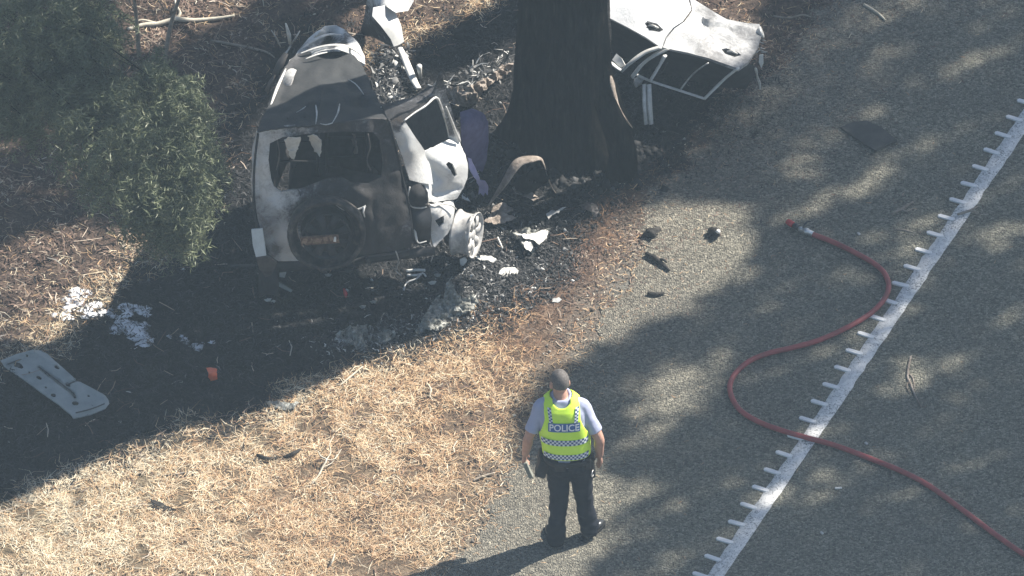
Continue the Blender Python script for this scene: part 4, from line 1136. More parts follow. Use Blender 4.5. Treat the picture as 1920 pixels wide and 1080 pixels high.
G().lump(W(1196, 153, .38), .05, 1, .4).put('hinge_block', M['bare'], torn, None, False)
G().tube(catmull([W(*p) for p in ((1417, 128, .45), (1420, 143, .3), (1424, 156, .16), (1425, 168, .06))], 4), [.012, .014, .012, .009, .01, .012, .014, .016, .014, .012, .01, .007, .005], 7, 0, .6).put('torn_strip', M['scrap_white'], torn)
panel('torn_flap', [(1424, 104), (1431, 102), (1432, 118), (1428, 128), (1423, 118)], [], [(1424, 104, .5), (1431, 102, .5), (1432, 118, .38), (1428, 128, .3)], M['paint'], torn, step=4, crumple=.01, thick=.006)
p = W(1424, 62, .6)
g = G(); g.lathe([(.045, 0), (.055, .015), (.05, .03), (.036, .015), (.03, -.05)], p, (.9, .1, .3), 16); g.put('mirror_mount', M['bare'], torn)
for k in range(9):
    q = W(1416 + random.uniform(-3, 14), 70 + k * 4, .55); G().tube([q, q + Vector((random.uniform(.01, .06), random.uniform(-.03, .03), random.uniform(-.06, .04)))], [.009, .002], 5).put('torn_sliver', M['bare'], torn)
panel('inner_skin', [(1146, 36), (1210, 70), (1250, 90), (1328, 110), (1386, 130), (1404, 118), (1420, 132), (1398, 168), (1330, 160), (1250, 140), (1190, 130), (1146, 100)], [], [(1146, 36, .7), (1250, 90, .6), (1386, 130, .52), (1404, 118, .5), (1398, 168, .0), (1330, 160, .0), (1250, 140, .0), (1146, 100, .0)], M['soot'], torn, step=9, crumple=.05, thick=.01)
for a in ((1180, 10), (1270, 0), (1340, 40), (1396, 60)):
    p = W(a[0], a[1], .5); G().tube([p, (p.x, p.y, -.05)], .04, 8).put('bent_strut', M['soot'], torn)

# ------------------------------------------------------------------ bonnet piece at the top edge
bb = W(715, 120)
bon = thing('bonnet_piece', (bb.x, bb.y, 0), 'folded piece of white bonnet standing on end above the burnt car', 'car wreckage')
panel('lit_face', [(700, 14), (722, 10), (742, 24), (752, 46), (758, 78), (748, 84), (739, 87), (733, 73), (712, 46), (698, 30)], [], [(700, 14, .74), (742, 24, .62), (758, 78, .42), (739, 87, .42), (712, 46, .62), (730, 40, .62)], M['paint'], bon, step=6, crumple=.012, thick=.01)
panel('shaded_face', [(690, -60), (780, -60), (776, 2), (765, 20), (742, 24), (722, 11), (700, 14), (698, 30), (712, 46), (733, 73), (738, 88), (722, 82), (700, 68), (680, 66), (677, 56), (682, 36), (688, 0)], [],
      [(690, -60, .9), (780, -60, .9), (765, 20, .6), (722, 11, .7), (712, 46, .61), (738, 88, .4), (680, 66, .0), (682, 36, .24), (688, 0, .6), (705, 60, .25)], M['burnt'], bon, step=8, crumple=.03, soot=[(700, -20, .2), (760, 0, .1), (690, 30, .55), (700, 60, .9), (725, 75, .75), (685, 60, 1.0), (740, 10, .1)], thick=.01, seed=30)  # soot values here also paint in the shade on this face
# ------------------------------------------------------------------ things lying about
def strewn(name, label, cat, pts, hts, mat, crumple=.015, step=5, thick=.006, jag=.4, seed=40, cfreq=14, group=None, holes=(), smooth=False, **kw):
    """a bent sheet lying on the ground: one top-level mesh"""
    cx = sum(p[0] for p in pts) / len(pts); cy = sum(p[1] for p in pts) / len(pts)
    b = W(cx, cy)
    o = panel(name, pts, list(holes), hts, mat, None, (b.x, b.y, 0), step=step, jag=jag, crumple=crumple, cfreq=cfreq, thick=thick, seed=seed, smooth=smooth, **kw)
    return tag(o, label, cat, group)

def gzp(px, py): 
    p = W(px, py); return float(gz(np.array([p.x]), np.array([p.y]))[0])

# purple cloth draped out of the car
cl = strewn('blanket', 'dark purple cloth hanging out of the car beside the white torn panel', 'blanket', [(862, 210), (884, 203), (905, 212), (915, 228), (917, 265), (913, 300), (905, 322), (896, 318), (884, 300), (874, 292), (866, 270)],
            [(862, 210, 1.0), (905, 212, .85), (917, 265, .55), (905, 322, .18), (874, 292, .55), (890, 250, .8), (884, 220, 1.0)], M['cloth_purple'], .05, 6, .01, .4, 41, 5, smooth=True)
panel('blanket_corner', [(876, 296), (884, 298), (893, 318), (900, 338), (910, 340), (916, 352), (914, 366), (909, 360), (906, 370), (900, 362), (897, 366), (899, 350), (889, 332), (880, 315)], [], [(876, 296, .62), (893, 318, .42), (889, 332, .38), (900, 344, .2), (914, 366, .05), (916, 352, .12), (900, 362, .04)], M['cloth_purple_lit'], cl, step=4, crumple=.03, cfreq=18, thick=.008, seed=42)
# bent strip arching out of the ash
b = W(985, 385)
g = G()
arch = [(908, 398, .03), (925, 372, .2), (945, 344, .34), (962, 316, .46), (975, 303, .5), (995, 298, .5), (1012, 297, .47), (1020, 308, .4), (1026, 330, .26), (1034, 350, .12), (1042, 362, .03)]
g.tube(catmull([W(*p) for p in arch], 5), [.022, .03, .04, .05, .055, .05, .03, .02, .018, .016, .02], 8, 0, .25, True, (0, 0, 1))
tag(g.put('bent_trim', M['bark_brown'], None, (b.x, b.y, 0)), 'brown bent strip of trim arching up between wheel and tree', 'car trim')
# bark slab and log
b = W(890, 170)
t = strewn('bark_slab', 'rough slab of grey bark catching the sun left of the burnt tree', 'bark', [(836, 168), (846, 166), (872, 168), (900, 152), (925, 138), (945, 124), (960, 118), (962, 128), (948, 136), (930, 152), (905, 172), (906, 184), (892, 194), (880, 202), (862, 197), (848, 190)],
           [(836, 168, .03), (846, 168, .14), (900, 160, .2), (960, 122, .1), (930, 152, .12), (880, 202, .02), (848, 190, .03), (890, 178, .17), (865, 180, .16)], M['bark_brown'], .1, 3.5, .02, 1.6, 43, 30)
n = 240
k = rng.random(n)
blades('bark_splinters', 845 + 115 * k + rng.normal(0, 12, n), 182 - 58 * k + rng.normal(0, 9, n), rng.uniform(.03, .16, n), rng.uniform(.006, .022, n), np.abs(rng.normal(.4, .3, n)), np.clip(rng.normal(.66, .28, n), 0, 1), M['charbits'], zoff=.06)
b = W(768, 130)
tag(G().tube(catmull([W(*p) for p in ((750, 90, .1), (760, 112, .09), (768, 132, .08), (777, 153, .06), (785, 166, .04))], 4), [.026, .034, .036, .034, .03], 8, 0, .5).put('metal_strip', M['scrap_white'], None, (b.x, b.y, 0)), 'long white metal strip lying below the folded bonnet piece', 'scrap')
b = W(788, 145)
tag(G().tube([W(789, 148, .0), W(787, 134, .1), W(786, 124, .18)], [.012, .02, .026], 8).put('metal_stub', M['scrap_white'], None, (b.x, b.y, 0)), 'small pale upright stub at the lower end of the white metal strip', 'scrap')
# heap of shredded bits below the bonnet piece
n = 420
k = rng.random(n)
hx = 742 - 20 * k + rng.normal(0, 11, n); hy = 90 + 105 * k + rng.normal(0, 5, n)
keep = (hx > 708) & (hx < 764) & (hy > 84)
crumbs('shredded_scraps', hx[keep], hy[keep], rng.gamma(2.0, .008, keep.sum()) + .005, np.clip(rng.normal(.62, .3, keep.sum()), 0, 1), M['charbits'], .02)
hx2 = np.repeat(hx[keep], 2) + rng.normal(0, 4, 2 * keep.sum()); hy2 = np.repeat(hy[keep], 2) + rng.normal(0, 4, 2 * keep.sum())
blades('shredded_strips', hx2, hy2, rng.uniform(.04, .13, len(hx2)), rng.uniform(.008, .026, len(hx2)), np.abs(rng.normal(.5, .4, len(hx2))), np.clip(rng.normal(.62, .3, len(hx2)), 0, 1), M['charbits'], zoff=.015)

# pale panel in the lower left
b = W(104, 720)
pn = thing('car_panel', (b.x, b.y, 0), 'long pale grey car panel lying on dark ground at the left edge', 'car panel')
PH = [(2, 676, .06), (61, 656, .08), (106, 680, .075), (196, 741, .06), (204, 756, .045), (138, 785, .03), (8, 686, .05), (70, 715, .06), (150, 745, .055)]
OUT = [(1, 676), (30, 664), (61, 656), (76, 657), (90, 664), (106, 680), (125, 697), (143, 713), (170, 727), (196, 741), (203, 749), (205, 757), (198, 766), (170, 777), (138, 785), (131, 776), (110, 758), (80, 737), (40, 708), (8, 687)]
def ell(cx, cy, rx, ry, a=.5, n=9):
    return [(cx + math.cos(q) * rx * math.cos(a) - math.sin(q) * ry * math.sin(a), cy + math.cos(q) * rx * math.sin(a) + math.sin(q) * ry * math.cos(a)) for q in [2 * math.pi * i / n for i in range(n)]]
HL = [ell(35, 685, 10, 4.5), ell(73, 708, 6, 3.2), ell(106, 689, 6, 3), ell(141, 756, 6, 3), ell(128, 722, 5, 2.4), ell(100, 741, 5, 3), ell(55, 698, 2.5, 1.8), ell(86, 726, 2.6, 2), ell(166, 742, 3, 2), ell(50, 667, 3.4, 2)]
panel('pressed_skin', OUT, HL, PH, M['dull_plastic'], pn, step=3, crumple=.004, thick=.012, seed=50,
      creases=[(73, 688, 110, 715, -.035, 2.8), (110, 715, 138, 738, -.035, 2.8), (138, 738, 141, 745, -.035, 2.6), (126, 720, 150, 712, -.035, 2.6), (5, 680, 62, 660, .018, 4), (62, 660, 105, 684, .016, 4), (105, 684, 196, 745, .018, 4), (140, 776, 200, 757, .02, 4), (10, 690, 135, 780, .014, 4), (100, 690, 150, 725, .012, 5)])
for path in (((73, 688), (92, 702), (110, 716), (126, 728), (138, 738), (141, 746)), ((124, 722), (138, 716), (152, 711)), ((100, 682), (118, 698), (132, 708)), ((14, 683), (40, 673), (62, 663), (84, 668)), ((142, 774), (170, 767), (196, 757))):
    G().tube(catmull([W(x, y, .066 if x < 120 else .058) for x, y in path], 4), .0085, 6, 0, .5).put('groove_shade', M['mat_dark'], pn)  # dark tubes paint the shade inside the pressed grooves
for x, y, r_ in ((35, 685, .05), (73, 708, .03), (106, 689, .03), (141, 756, .032), (128, 722, .024), (100, 741, .026)):
    p = W(x, y, .05); G().lump((p.x, p.y, p.z), r_, 1, .1, 0, (1, .8, .3)).put('rubber_grommet', M['soot'], pn)

# foam left by the fire crew
def foam(label, spots, group=None):
    cx = sum(s[0] for s in spots) / len(spots); cy = sum(s[1] for s in spots) / len(spots)
    b = W(cx, cy)
    g = G()
    for x, y, r in spots:
        p = W(x, y); z = gzp(x, y)
        for k in range(16):
            a = random.uniform(0, 6.28); q = abs(random.gauss(0, r * .75))
            g.lump((p.x + math.cos(a) * q, p.y + math.sin(a) * q, z + .004), random.uniform(.2, .7) * r, 2, .5, 0, (1.3, 1.0, random.uniform(.1, .22)))
    tag(g.put('foam_patch', M['foam'], None, (b.x, b.y, 0)), label, 'foam', group, 'stuff')
foam('bright white patch of foam at the sunlit edge of the shadow', [(150, 552, .06), (138, 560, .07), (150, 565, .05), (130, 580, .06), (120, 592, .06), (140, 575, .06), (158, 548, .05)])
foam('bluish white streak of foam lying in the shadow left of the burnt car', [(215, 590, .05), (225, 602, .06), (235, 612, .07), (246, 622, .08), (257, 632, .08), (264, 640, .06), (220, 612, .06), (255, 578, .05), (268, 586, .05), (240, 590, .04), (175, 574, .05), (165, 590, .05), (190, 582, .04), (230, 575, .04)])
foam('few small flecks of foam to the right of the bluish streak', [(345, 638, .03), (350, 643, .025), (366, 650, .035), (372, 654, .03), (378, 646, .02), (398, 648, .02), (318, 633, .02)])

# orange thing
b = W(396, 700)
o = strewn('orange_scrap', 'crumpled bright orange scrap alone on the dark ground', 'scrap', [(386, 690), (397, 687), (407, 692), (406, 702), (408, 711), (396, 714), (389, 708), (391, 699)], [(386, 690, .06), (407, 692, .09), (408, 711, .02), (389, 708, .02), (397, 700, .12)], M['orange'], .05, 3, .006, .3, 52, 22)
# red and white lamp, red sliver
b = W(522, 510)
t = thing('lamp_unit', (b.x, b.y, 0), 'red and white lamp unit dropped below the left rear corner of the car', 'car lamp')
G().lump(tuple(W(515, 511, .05)), .042, 2, .25, 0, (1, .7, .75)).put('red_lens', M['red_lens'], t)
g = G(); g.box(W(528, 505, .09), (.075, .06, .012), Matrix.Rotation(.2, 3, 'Y')); g.box(W(528, 512, .05), (.07, .05, .06), Matrix.Rotation(.2, 3, 'Y')); bev(g.put('white_lens', M['white_lens'], t, None, False), .006)
b = W(648, 550)
tag(G().tube([W(645, 541, .06), W(648, 550, .04), W(649, 558, .01)], [.012, .02, .012], 6, 0, .5).put('red_sliver', M['red_lens'], None, (b.x, b.y, 0)), 'thin red sliver of lamp plastic under the spare wheel', 'scrap')
b = W(520, 534)
tag(G().tube(catmull([W(*p) for p in ((488, 505, .25), (500, 518, .16), (520, 531, .08), (547, 546, .03))], 4), [.02, .022, .03, .032, .03, .02], 8, 0, .4).put('bumper_strip', M['dull_plastic'], None, (b.x, b.y, 0)), 'dull grey bumper strip sagging to the ground below the left rear corner', 'car trim')
b = W(450, 499)
tag(G().tube(catmull([W(*p) for p in ((428, 499, .02), (448, 498, .05), (478, 497, .06))], 4), [.012, .02, .015], 8, 0, .4).put('bumper_end', M['mat_dark'], None, (b.x, b.y, 0)), 'dark end of bumper sticking out left of the car', 'car trim')

# crumpled sheets and glass
strewn('foil_sheet', 'crumpled whitish sheet shredded at its edges, right of the bare alloy wheel', 'sheet', [(936, 424), (950, 432), (975, 436), (985, 426), (1005, 432), (1031, 427), (1026, 445), (1014, 458), (1003, 466), (1000, 482), (990, 466), (978, 462), (972, 447), (955, 442)],
       [(936, 424, .02), (975, 436, .08), (1031, 427, .06), (1014, 458, .03), (1000, 482, .01), (978, 462, .03), (990, 444, .1), (1005, 440, .05)], M['glass_crazed'], .07, 3, .004, 1.6, 53, 34)
for pts, h_, sd_ in (([(962, 436), (990, 440), (1004, 436), (1030, 428), (1024, 446), (1012, 457), (1000, 450), (982, 446)], .085, 54), ([(978, 452), (994, 452), (1000, 462), (994, 470), (982, 464)], .07, 55)):
    c = W(sum(p[0] for p in pts) / len(pts), sum(p[1] for p in pts) / len(pts))
    strewn('torn_sheet', 'larger torn white piece on top of the crumpled sheet' if sd_ == 54 else 'smaller torn white piece at the lower end of the crumpled sheet', 'sheet', pts, [(p[0], p[1], h_ + random.uniform(-.02, .04)) for p in pts[::2]], M['scrap_white'], .03, 4, .003, 1.2, sd_, 30)
strewn('windscreen_piece', 'grey crazed piece of windscreen lying flat at the edge of the ash', 'broken glass', [(779, 626), (790, 600), (803, 580), (818, 556), (832, 560), (838, 528), (846, 520), (852, 548), (868, 560), (884, 552), (896, 566), (886, 580), (866, 592), (844, 599), (838, 612), (820, 620), (800, 618)],
       [(779, 626, .01), (818, 558, .07), (842, 524, .12), (896, 566, .06), (844, 599, .02), (810, 600, .06), (860, 570, .09)], M['glass_crazed'], .07, 3, .003, 1.2, 56, 34)
strewn('windscreen_piece', 'pale shredded piece of windscreen at the lower tip of the ash', 'broken glass', [(610, 658), (622, 640), (632, 624), (645, 616), (660, 611), (678, 610), (693, 614), (700, 626), (722, 616), (740, 618), (742, 630), (728, 640), (714, 652), (700, 645), (680, 656), (660, 646), (640, 650), (625, 654)],
       [(610, 658, .01), (660, 611, .07), (693, 614, .04), (740, 618, .07), (714, 652, .02), (640, 650, .02), (670, 635, .08), (700, 632, .03)], M['glass_crazed'], .08, 3, .003, 1.6, 57, 34)
strewn('plastic_lid', 'small flat cream coloured piece with rounded corners on the sunlit ash', 'scrap', [(938, 505), (946, 501), (966, 501), (972, 507), (969, 516), (960, 519), (940, 519), (935, 513)], [(938, 505, .05), (972, 507, .05), (960, 519, .03), (940, 519, .03)], M['scrap_white'], .004, 4, .02, .1, 58)
strewn('white_shard', 'thin white shard lying in front of the bare alloy wheel', 'scrap', [(890, 481), (905, 479), (920, 480), (931, 484), (932, 490), (924, 492), (914, 488), (900, 489)], [(890, 481, .04), (931, 484, .03), (914, 488, .02), (924, 492, .01)], M['scrap_white'], .02, 4, .006, .5, 59, 20)
strewn('white_shard', 'rounded pale shard against the foot of the bare alloy wheel', 'scrap', [(862, 487), (872, 482), (876, 488), (870, 498), (864, 500)], [(862, 487, .08), (876, 488, .07), (870, 498, .02)], M['scrap_white'], .01, 3, .01, .3, 60, 20)
strewn('white_shard', 'small white shard on the scorched grass left of the road', 'scrap', [(1036, 560), (1048, 557), (1054, 562), (1046, 567), (1036, 566)], [(1036, 560, .03), (1054, 562, .03), (1046, 567, .015)], M['scrap_white'], .01, 3, .01, .3, 61, 20)
strewn('white_shard', 'tiny bright shard between the alloy wheel and the cream piece', 'scrap', [(880, 516), (886, 514), (892, 522), (884, 524)], [(880, 516, .03), (886, 514, .04), (892, 522, .01)], M['scrap_white'], .01, 3, .008, .2, 62, 20)
b = W(938, 455)
tag(G().tube([W(933, 445, .05), W(938, 456, .04), W(942, 466, .02)], .009, 6).put('metal_pin', M['scrap_white'], None, (b.x, b.y, 0)), 'short white pin left of the crumpled sheet', 'scrap')
b = W(775, 515)
t = thing('hinge_bracket', (b.x, b.y, 0), 'bent metal bracket with bright edges in the shade under the bumper corner', 'car part')
G().tube(catmull([W(*p) for p in ((762, 508, .06), (780, 506, .07), (797, 507, .05))], 3), .012, 6).put('arm', M['scrap_white'], t)
G().tube(catmull([W(*p) for p in ((763, 516, .05), (780, 516, .05), (790, 514, .05))], 3), .012, 6).put('arm', M['bare'], t)
G().tube(catmull([W(*p) for p in ((757, 545, .01), (762, 530, .04), (780, 523, .05), (792, 512, .06), (799, 519, .03))], 3), .008, 6).put('wire', M['bare'], t)
for lab, a, s_, mt in (('small pale crumb in the black shade below the car', (502, 563), .03, 'scrap_white'), ('small pale flake right of the crumb below the car', (512, 566), .022, 'scrap_white'), ('grey scrap below the spare wheel, upper of two', (700, 567), .03, 'bare'), ('grey scrap below the spare wheel, lower of two', (680, 576), .03, 'bare'),
                       ('pale flake in the shade straight below the number plate', (615, 517), .03, 'bare'), ('grey scrap in the shade right of the metal bracket', (820, 517), .03, 'bare'), ('bent grey scrap in the shade below the bracket', (810, 531), .035, 'scrap_white')):
    x, y = a; k = s_ * PPM
    strewn('metal_scrap', lab, 'scrap', [(x - k, y - .2 * k), (x, y - .5 * k), (x + k, y - .35 * k), (x + .7 * k, y + .3 * k), (x - .3 * k, y + .4 * k)], [(x - k, y, .03), (x + k, y, .05), (x, y + .4 * k, .02)], M[mt], .02, 2.5, .005, .3, 63 + x % 7, 26)
# burnt bits heaped between wheel and arch
for lab, pts, mt in (('reddish shredded trim heap beside the bent strip', [(925, 388), (940, 380), (958, 384), (964, 394), (950, 398), (968, 408), (950, 416), (925, 420), (908, 414), (920, 402)], 'bark_brown'), ('pale shredded trim heap under the bent strip', [(960, 350), (972, 346), (985, 356), (1006, 366), (1014, 372), (1002, 376), (980, 368), (966, 362)], 'bark_brown'),
                     ('pale ring shaped scrap under the top of the bent strip', [(988, 346), (996, 336), (1008, 336), (1014, 344), (1002, 350), (992, 352)], 'bare'), ('small light scrap in the ash left of the tree root', [(1024, 400), (1034, 394), (1046, 392), (1060, 388), (1048, 398), (1034, 404), (1028, 410)], 'scrap_white'),
                     ('grey curved flake in the ash near the tree root', [(1085, 385), (1100, 378), (1116, 380), (1122, 396), (1118, 408), (1108, 396), (1096, 392)], 'char_metal'), ('folded light flake behind the bent strip', [(1036, 305), (1046, 298), (1058, 300), (1052, 312), (1044, 318)], 'bare'),
                     ('pale torn scrap to the right of the blanket corner', [(868, 362), (876, 368), (880, 378), (872, 376), (866, 370)], 'scrap_white')):
    strewn('burnt_scrap', lab, 'scrap', pts, [(p[0], p[1], random.uniform(.02, .1)) for p in pts], M[mt], .035, 4, .005, 1.0, 70, 26)
# car mat, lumps and sticks on the seal
b = W(1630, 257)
o = strewn('rubber_mat', 'flat dark square mat on the road shoulder at the upper right', 'mat', [(1576, 238), (1600, 228), (1625, 226), (1655, 240), (1682, 262), (1662, 270), (1641, 281), (1610, 262)], [(1576, 238, .03), (1625, 226, .02), (1682, 262, .03), (1641, 281, .045), (1625, 250, .02)], M['mat_dark'], .006, 6, .02, .1, 80, 6)
for lab, (x, y), r_ in (('dark lump on the sunlit shoulder, left of two', (1221, 436), .07), ('dark lump with a pale cap on the sunlit shoulder, right of two', (1341, 436), .06)):
    b = W(x, y)
    t = thing('lump', (b.x, b.y, 0), lab, 'lump', 'lumps on the shoulder')
    g = G(); g.lump(tuple(W(x, y, .035)), r_, 2, .5, 0, (1, .8, .6)); g.lump(tuple(W(x - 8, y + 3, .02)), r_ * .5, 2, .5, 0, (1, 1, .7)); g.put('clod', M['char_wood'], t)
    if x > 1300: G().lump(tuple(W(x + 5, y - 2, .07)), .03, 1, .5).put('pale_cap', M['scrap_white'], t)
def stick(name, label, path, r, mat, cat='stick', group=None, forks=()):
    b = W(*path[len(path) // 2][:2])
    g = G(); g.tube(catmull([W(p[0], p[1], p[2] if len(p) > 2 else r * 1.1 + max(0, gzp(p[0], p[1]))) for p in path], 4), [r * .8, r, r, r * .8, r * .5], 7)
    for f in forks: g.tube(catmull([W(p[0], p[1], p[2] if len(p) > 2 else r + max(0, gzp(p[0], p[1]))) for p in f], 4), [r * .7, r * .5, r * .3], 6)
    tag(g.put(name, M[mat], None, (b.x, b.y, 0)), label, cat, group)
stick('charred_stick', 'charred thick stick lying across the sunlit shoulder', [(1211, 475, .03), (1225, 482, .035), (1240, 493, .03), (1255, 507, .02)], .022, 'char_wood', forks=[[(1236, 487, .03), (1244, 487, .06), (1250, 492, .05)]])
stick('charred_stick', 'short charred chip below the thick charred stick', [(1214, 550), (1230, 552), (1246, 549)], .02, 'char_wood')
stick('fallen_branch', 'forked grey branch on the litter at the top left', [(240, 55), (268, 47), (295, 45), (330, 36), (365, 38), (410, 34), (440, 29)], .022, 'twig_pale', 'branch', None, [[(330, 36), (338, 24), (330, 10), (328, -5)], [(295, 45), (270, 38), (255, 40)], [(330, 36), (325, 20), (335, 14)]])
stick('fallen_branch', 'thin grey branch curving across the litter beside the car roof', [(395, 76), (430, 82), (470, 90), (500, 98), (515, 108)], .012, 'twig', 'branch')
stick('twig', 'pale straight twig at the edge of the shadow above the sunlit grass', [(636, 724, .03), (655, 708, .05), (680, 687, .05)], .009, 'twig_pale', 'twig')
stick('twig', 'pale forked twig standing out of the sunlit grass', [(585, 907, .02), (598, 890, .04), (605, 876, .06), (612, 862, .09), (602, 856, .09), (596, 846, .1)], .009, 'twig_pale', 'twig', None, [[(605, 876, .06), (622, 868, .06), (632, 852, .09)], [(612, 862, .09), (620, 848, .1), (618, 832, .12), (626, 818, .1)], [(612, 862, .09), (628, 860, .08), (640, 842, .08)]])
stick('twig', 'hooked pale twig in the sunlit grass near its right end', [(800, 718, .02), (808, 730, .05), (806, 742, .03), (812, 752, .01)], .008, 'twig_pale', 'twig')
stick('twig', 'brown twig in the sunlit grass left of the officer', [(886, 902, .02), (905, 893, .03), (928, 886, .02)], .01, 'twig', 'twig')
stick('twig', 'long brown twig flat in the grass near the bottom left', [(298, 892, .02), (325, 890, .03), (350, 886, .03), (368, 892, .02)], .008, 'twig', 'twig')
stick('twig', 'pale twig at the bottom edge of the sunlit grass', [(618, 1062, .02), (624, 1050, .06), (628, 1038, .05)], .008, 'twig_pale', 'twig')
stick('twig', 'grey twig lying across the painted edge line', [(1795, 402, .025), (1808, 398, .03), (1820, 394, .035), (1834, 387, .03)], .012, 'twig', 'twig', None, [[(1815, 396, .03), (1826, 396, .05), (1832, 402, .04)]])
stick('twig', 'thin brown twig on the carriageway right of the edge line', [(1708, 668), (1703, 690), (1702, 708), (1708, 722), (1716, 742), (1728, 764)], .011, 'bark_brown', 'twig', None, [[(1703, 700), (1712, 710), (1714, 730)], [(1706, 712), (1700, 724), (1706, 738)]])
stick('twig', 'dark broken twig on the shoulder below the mat', [(1672, 400), (1690, 392), (1712, 378)], .014, 'twig', 'twig', None, [[(1690, 392), (1700, 396), (1712, 390)]])
stick('twig', 'short dark twig on the shoulder left of the edge line', [(1680, 430), (1698, 432), (1712, 436)], .008, 'twig', 'twig')
stick('twig', 'pale stick on the litter near the top right', [(1620, 8), (1636, 18), (1650, 28), (1660, 38)], .014, 'twig_pale', 'twig')
stick('twig', 'bent brown twig on the litter right of the torn doors', [(1450, 30), (1478, 34), (1505, 28), (1520, 32)], .01, 'twig', 'twig')
for lab, (x, y) in (('white chip on the carriageway near the hose', (1572, 915)), ('pale chip on the carriageway above the hose', (1624, 831)), ('pale fleck on the shoulder beside the hose', (1610, 438)), ('dull chip on the carriageway at the bottom', (1541, 999))):
    b = W(x, y)
    g = G(); g.box(W(x, y, .012), (.06 if x == 1572 else .035, .022, .014), Matrix.Rotation(.12 if x == 1572 else -1.0, 3, 'Z'))
    tag(bev(g.put('chip', M['scrap_white'] if y > 900 and x > 1560 else M['bare'], None, (b.x, b.y, 0), False), .004, 1), lab, 'chip')
for lab, pts in (('dark bark strip in the sunlit grass, left of a pair', [(482, 853, .03), (500, 860, .05), (520, 858, .03)]), ('dark bark strip in the sunlit grass, right of a pair', [(532, 858, .03), (550, 850, .06), (564, 842, .03)])):
    stick('bark_strip', lab, pts, .018, 'char_wood', 'bark', 'bark strips in the grass')
for lab, pts in (('dark bark crumb in the sunlit grass at the bottom middle', [(446, 970), (456, 962), (472, 960), (470, 970), (458, 978)]), ('ash grey scrap on the edge of the shadow', [(498, 752), (515, 752), (545, 756), (560, 752), (552, 766), (528, 768), (508, 764)]), ('long grey bark flake low in the sunlit grass', [(278, 934), (292, 936), (310, 946), (332, 956), (318, 958), (296, 948)])):
    strewn('bark_crumb', lab, 'bark', pts, [(p[0], p[1], random.uniform(.02, .07)) for p in pts], M['glass_crazed'] if 'ash' in lab else M['char_wood'], .03, 4, .006, 1.0, 90, 20)
n = 520
px, py = scatter(n, -60, 1120, -60, 1120)
P = Wn(px, py, 0.0)
ok = (road_side(P[:, 0], P[:, 1]) > .1)
px, py = px[ok], py[ok]; n = len(px)
li = litter_at(px, py)
blades('fallen_twigs', px, py, rng.uniform(.12, .34, n) * (.6 + .5 * li), rng.uniform(.006, .011, n), np.abs(rng.normal(.1, .12, n)), np.clip(rng.normal(.62, .25, n), 0, 1), M['litter'], zoff=.016, curl=.5, tip=.7)

# ------------------------------------------------------------------ fire hose
HP = [(1522, 438), (1560, 453), (1600, 473), (1636, 494), (1658, 515), (1666, 540), (1656, 565), (1630, 590), (1588, 615), (1540, 637), (1490, 651), (1440, 663), (1402, 679), (1376, 704), (1369, 732), (1384, 765), (1418, 789), (1462, 806), (1510, 820), (1560, 834), (1622, 856), (1690, 884), (1742, 911), (1800, 953), (1860, 998), (1920, 1040), (1990, 1082), (2080, 1130)]
b = W(1500, 650)
hs = thing('fire_hose', (b.x, b.y, 0), 'long red fire hose snaking over the road shoulder and across the edge line', 'hose')
G().tube([p + Vector((noise.noise(p * 1.7) * .012, noise.noise(p * 1.7 + Vector((9, 0, 0))) * .012, max(0, noise.noise(p * 1.1)) * .012)) for p in catmull([W(x, y, .026) for x, y in HP], 8)], .0235, 12).put('hose_tube', M['hose'], hs)
p0 = W(1522, 438, .03); p1 = W(1498, 428, .035); p2 = W(1478, 416, .04)
nz = G(); nz.tube([p0.lerp(p1, -.1), p0.lerp(p1, .3), p0.lerp(p1, .31), p0.lerp(p1, .55), p0.lerp(p1, .56), p0.lerp(p1, .8), p0.lerp(p1, 1)], [.026, .026, .032, .032, .024, .024, .02], 14)
nz.put('coupling', M['brass'], hs)
G().tube([p1, p1.lerp(p2, .3), p1.lerp(p2, .5)], [.022, .028, .022], 12).put('nozzle_body', M['black_plastic'], hs)
G().tube([p1.lerp(p2, .5), p1.lerp(p2, .55), p1.lerp(p2, .9), p1.lerp(p2, 1.1)], [.02, .028, .029, .024], 14).put('nozzle_tip', M['red_lens'], hs)
q = p1.lerp(p0, .3)
G().tube(catmull([q + Vector((0, 0, .02)), q + Vector((.03, .03, .06)), q + Vector((.07, .03, .07))], 4), .007, 6).put('nozzle_lever', M['black_plastic'], hs)

# ------------------------------------------------------------------ the police officer, seen from behind
M['skin'] = mottled('skin', (.42, .23, .17), (.52, .31, .235), 20, .5, 0, .1, .001, .4)
M['hair'] = mottled('cropped_hair', (.05, .044, .042), (.15, .14, .135), 60, .7, 0, .6, .004, .3)
M['shirt'] = mottled('pale_blue_shirt', (.33, .36, .5), (.4, .43, .58), 8, .85, 0, .25, .004, .2)
M['trousers'] = mottled('navy_trousers', (.007, .009, .015), (.015, .018, .027), 10, .9, 0, .4, .006, .2)
M['boot'] = mottled('black_boot', (.012, .012, .012), (.03, .03, .03), 25, .3, 0, .2, .002, .6)
M['gear'] = mottled('black_webbing', (.012, .012, .014), (.03, .03, .033), 40, .7, 0, .4, .002, .3)
m, nt, bs = mat_new('lime_vest_fabric')
n_ = tex_noise(nt, objco(nt), 9, 4, .6)
nt.links.new(ramp(nt, n_, [(.3, (.62, .95, .05)), (.7, (.72, 1.0, .1))]), bs.inputs['Base Color'])
bs.inputs['Roughness'].default_value = .8
bump(nt, bs, n_, .3, .01)
M['vest'] = m
M['text_white'] = mottled('white_print', (.78, .8, .82), (.82, .84, .86), 30, .6, 0, 0, 0)
M['text_blue'] = mottled('blue_print', (.03, .1, .3), (.04, .13, .36), 30, .6, 0, 0, 0)
m, nt, bs = mat_new('blue_check_band')
uv = nt.nodes.new('ShaderNodeUVMap')
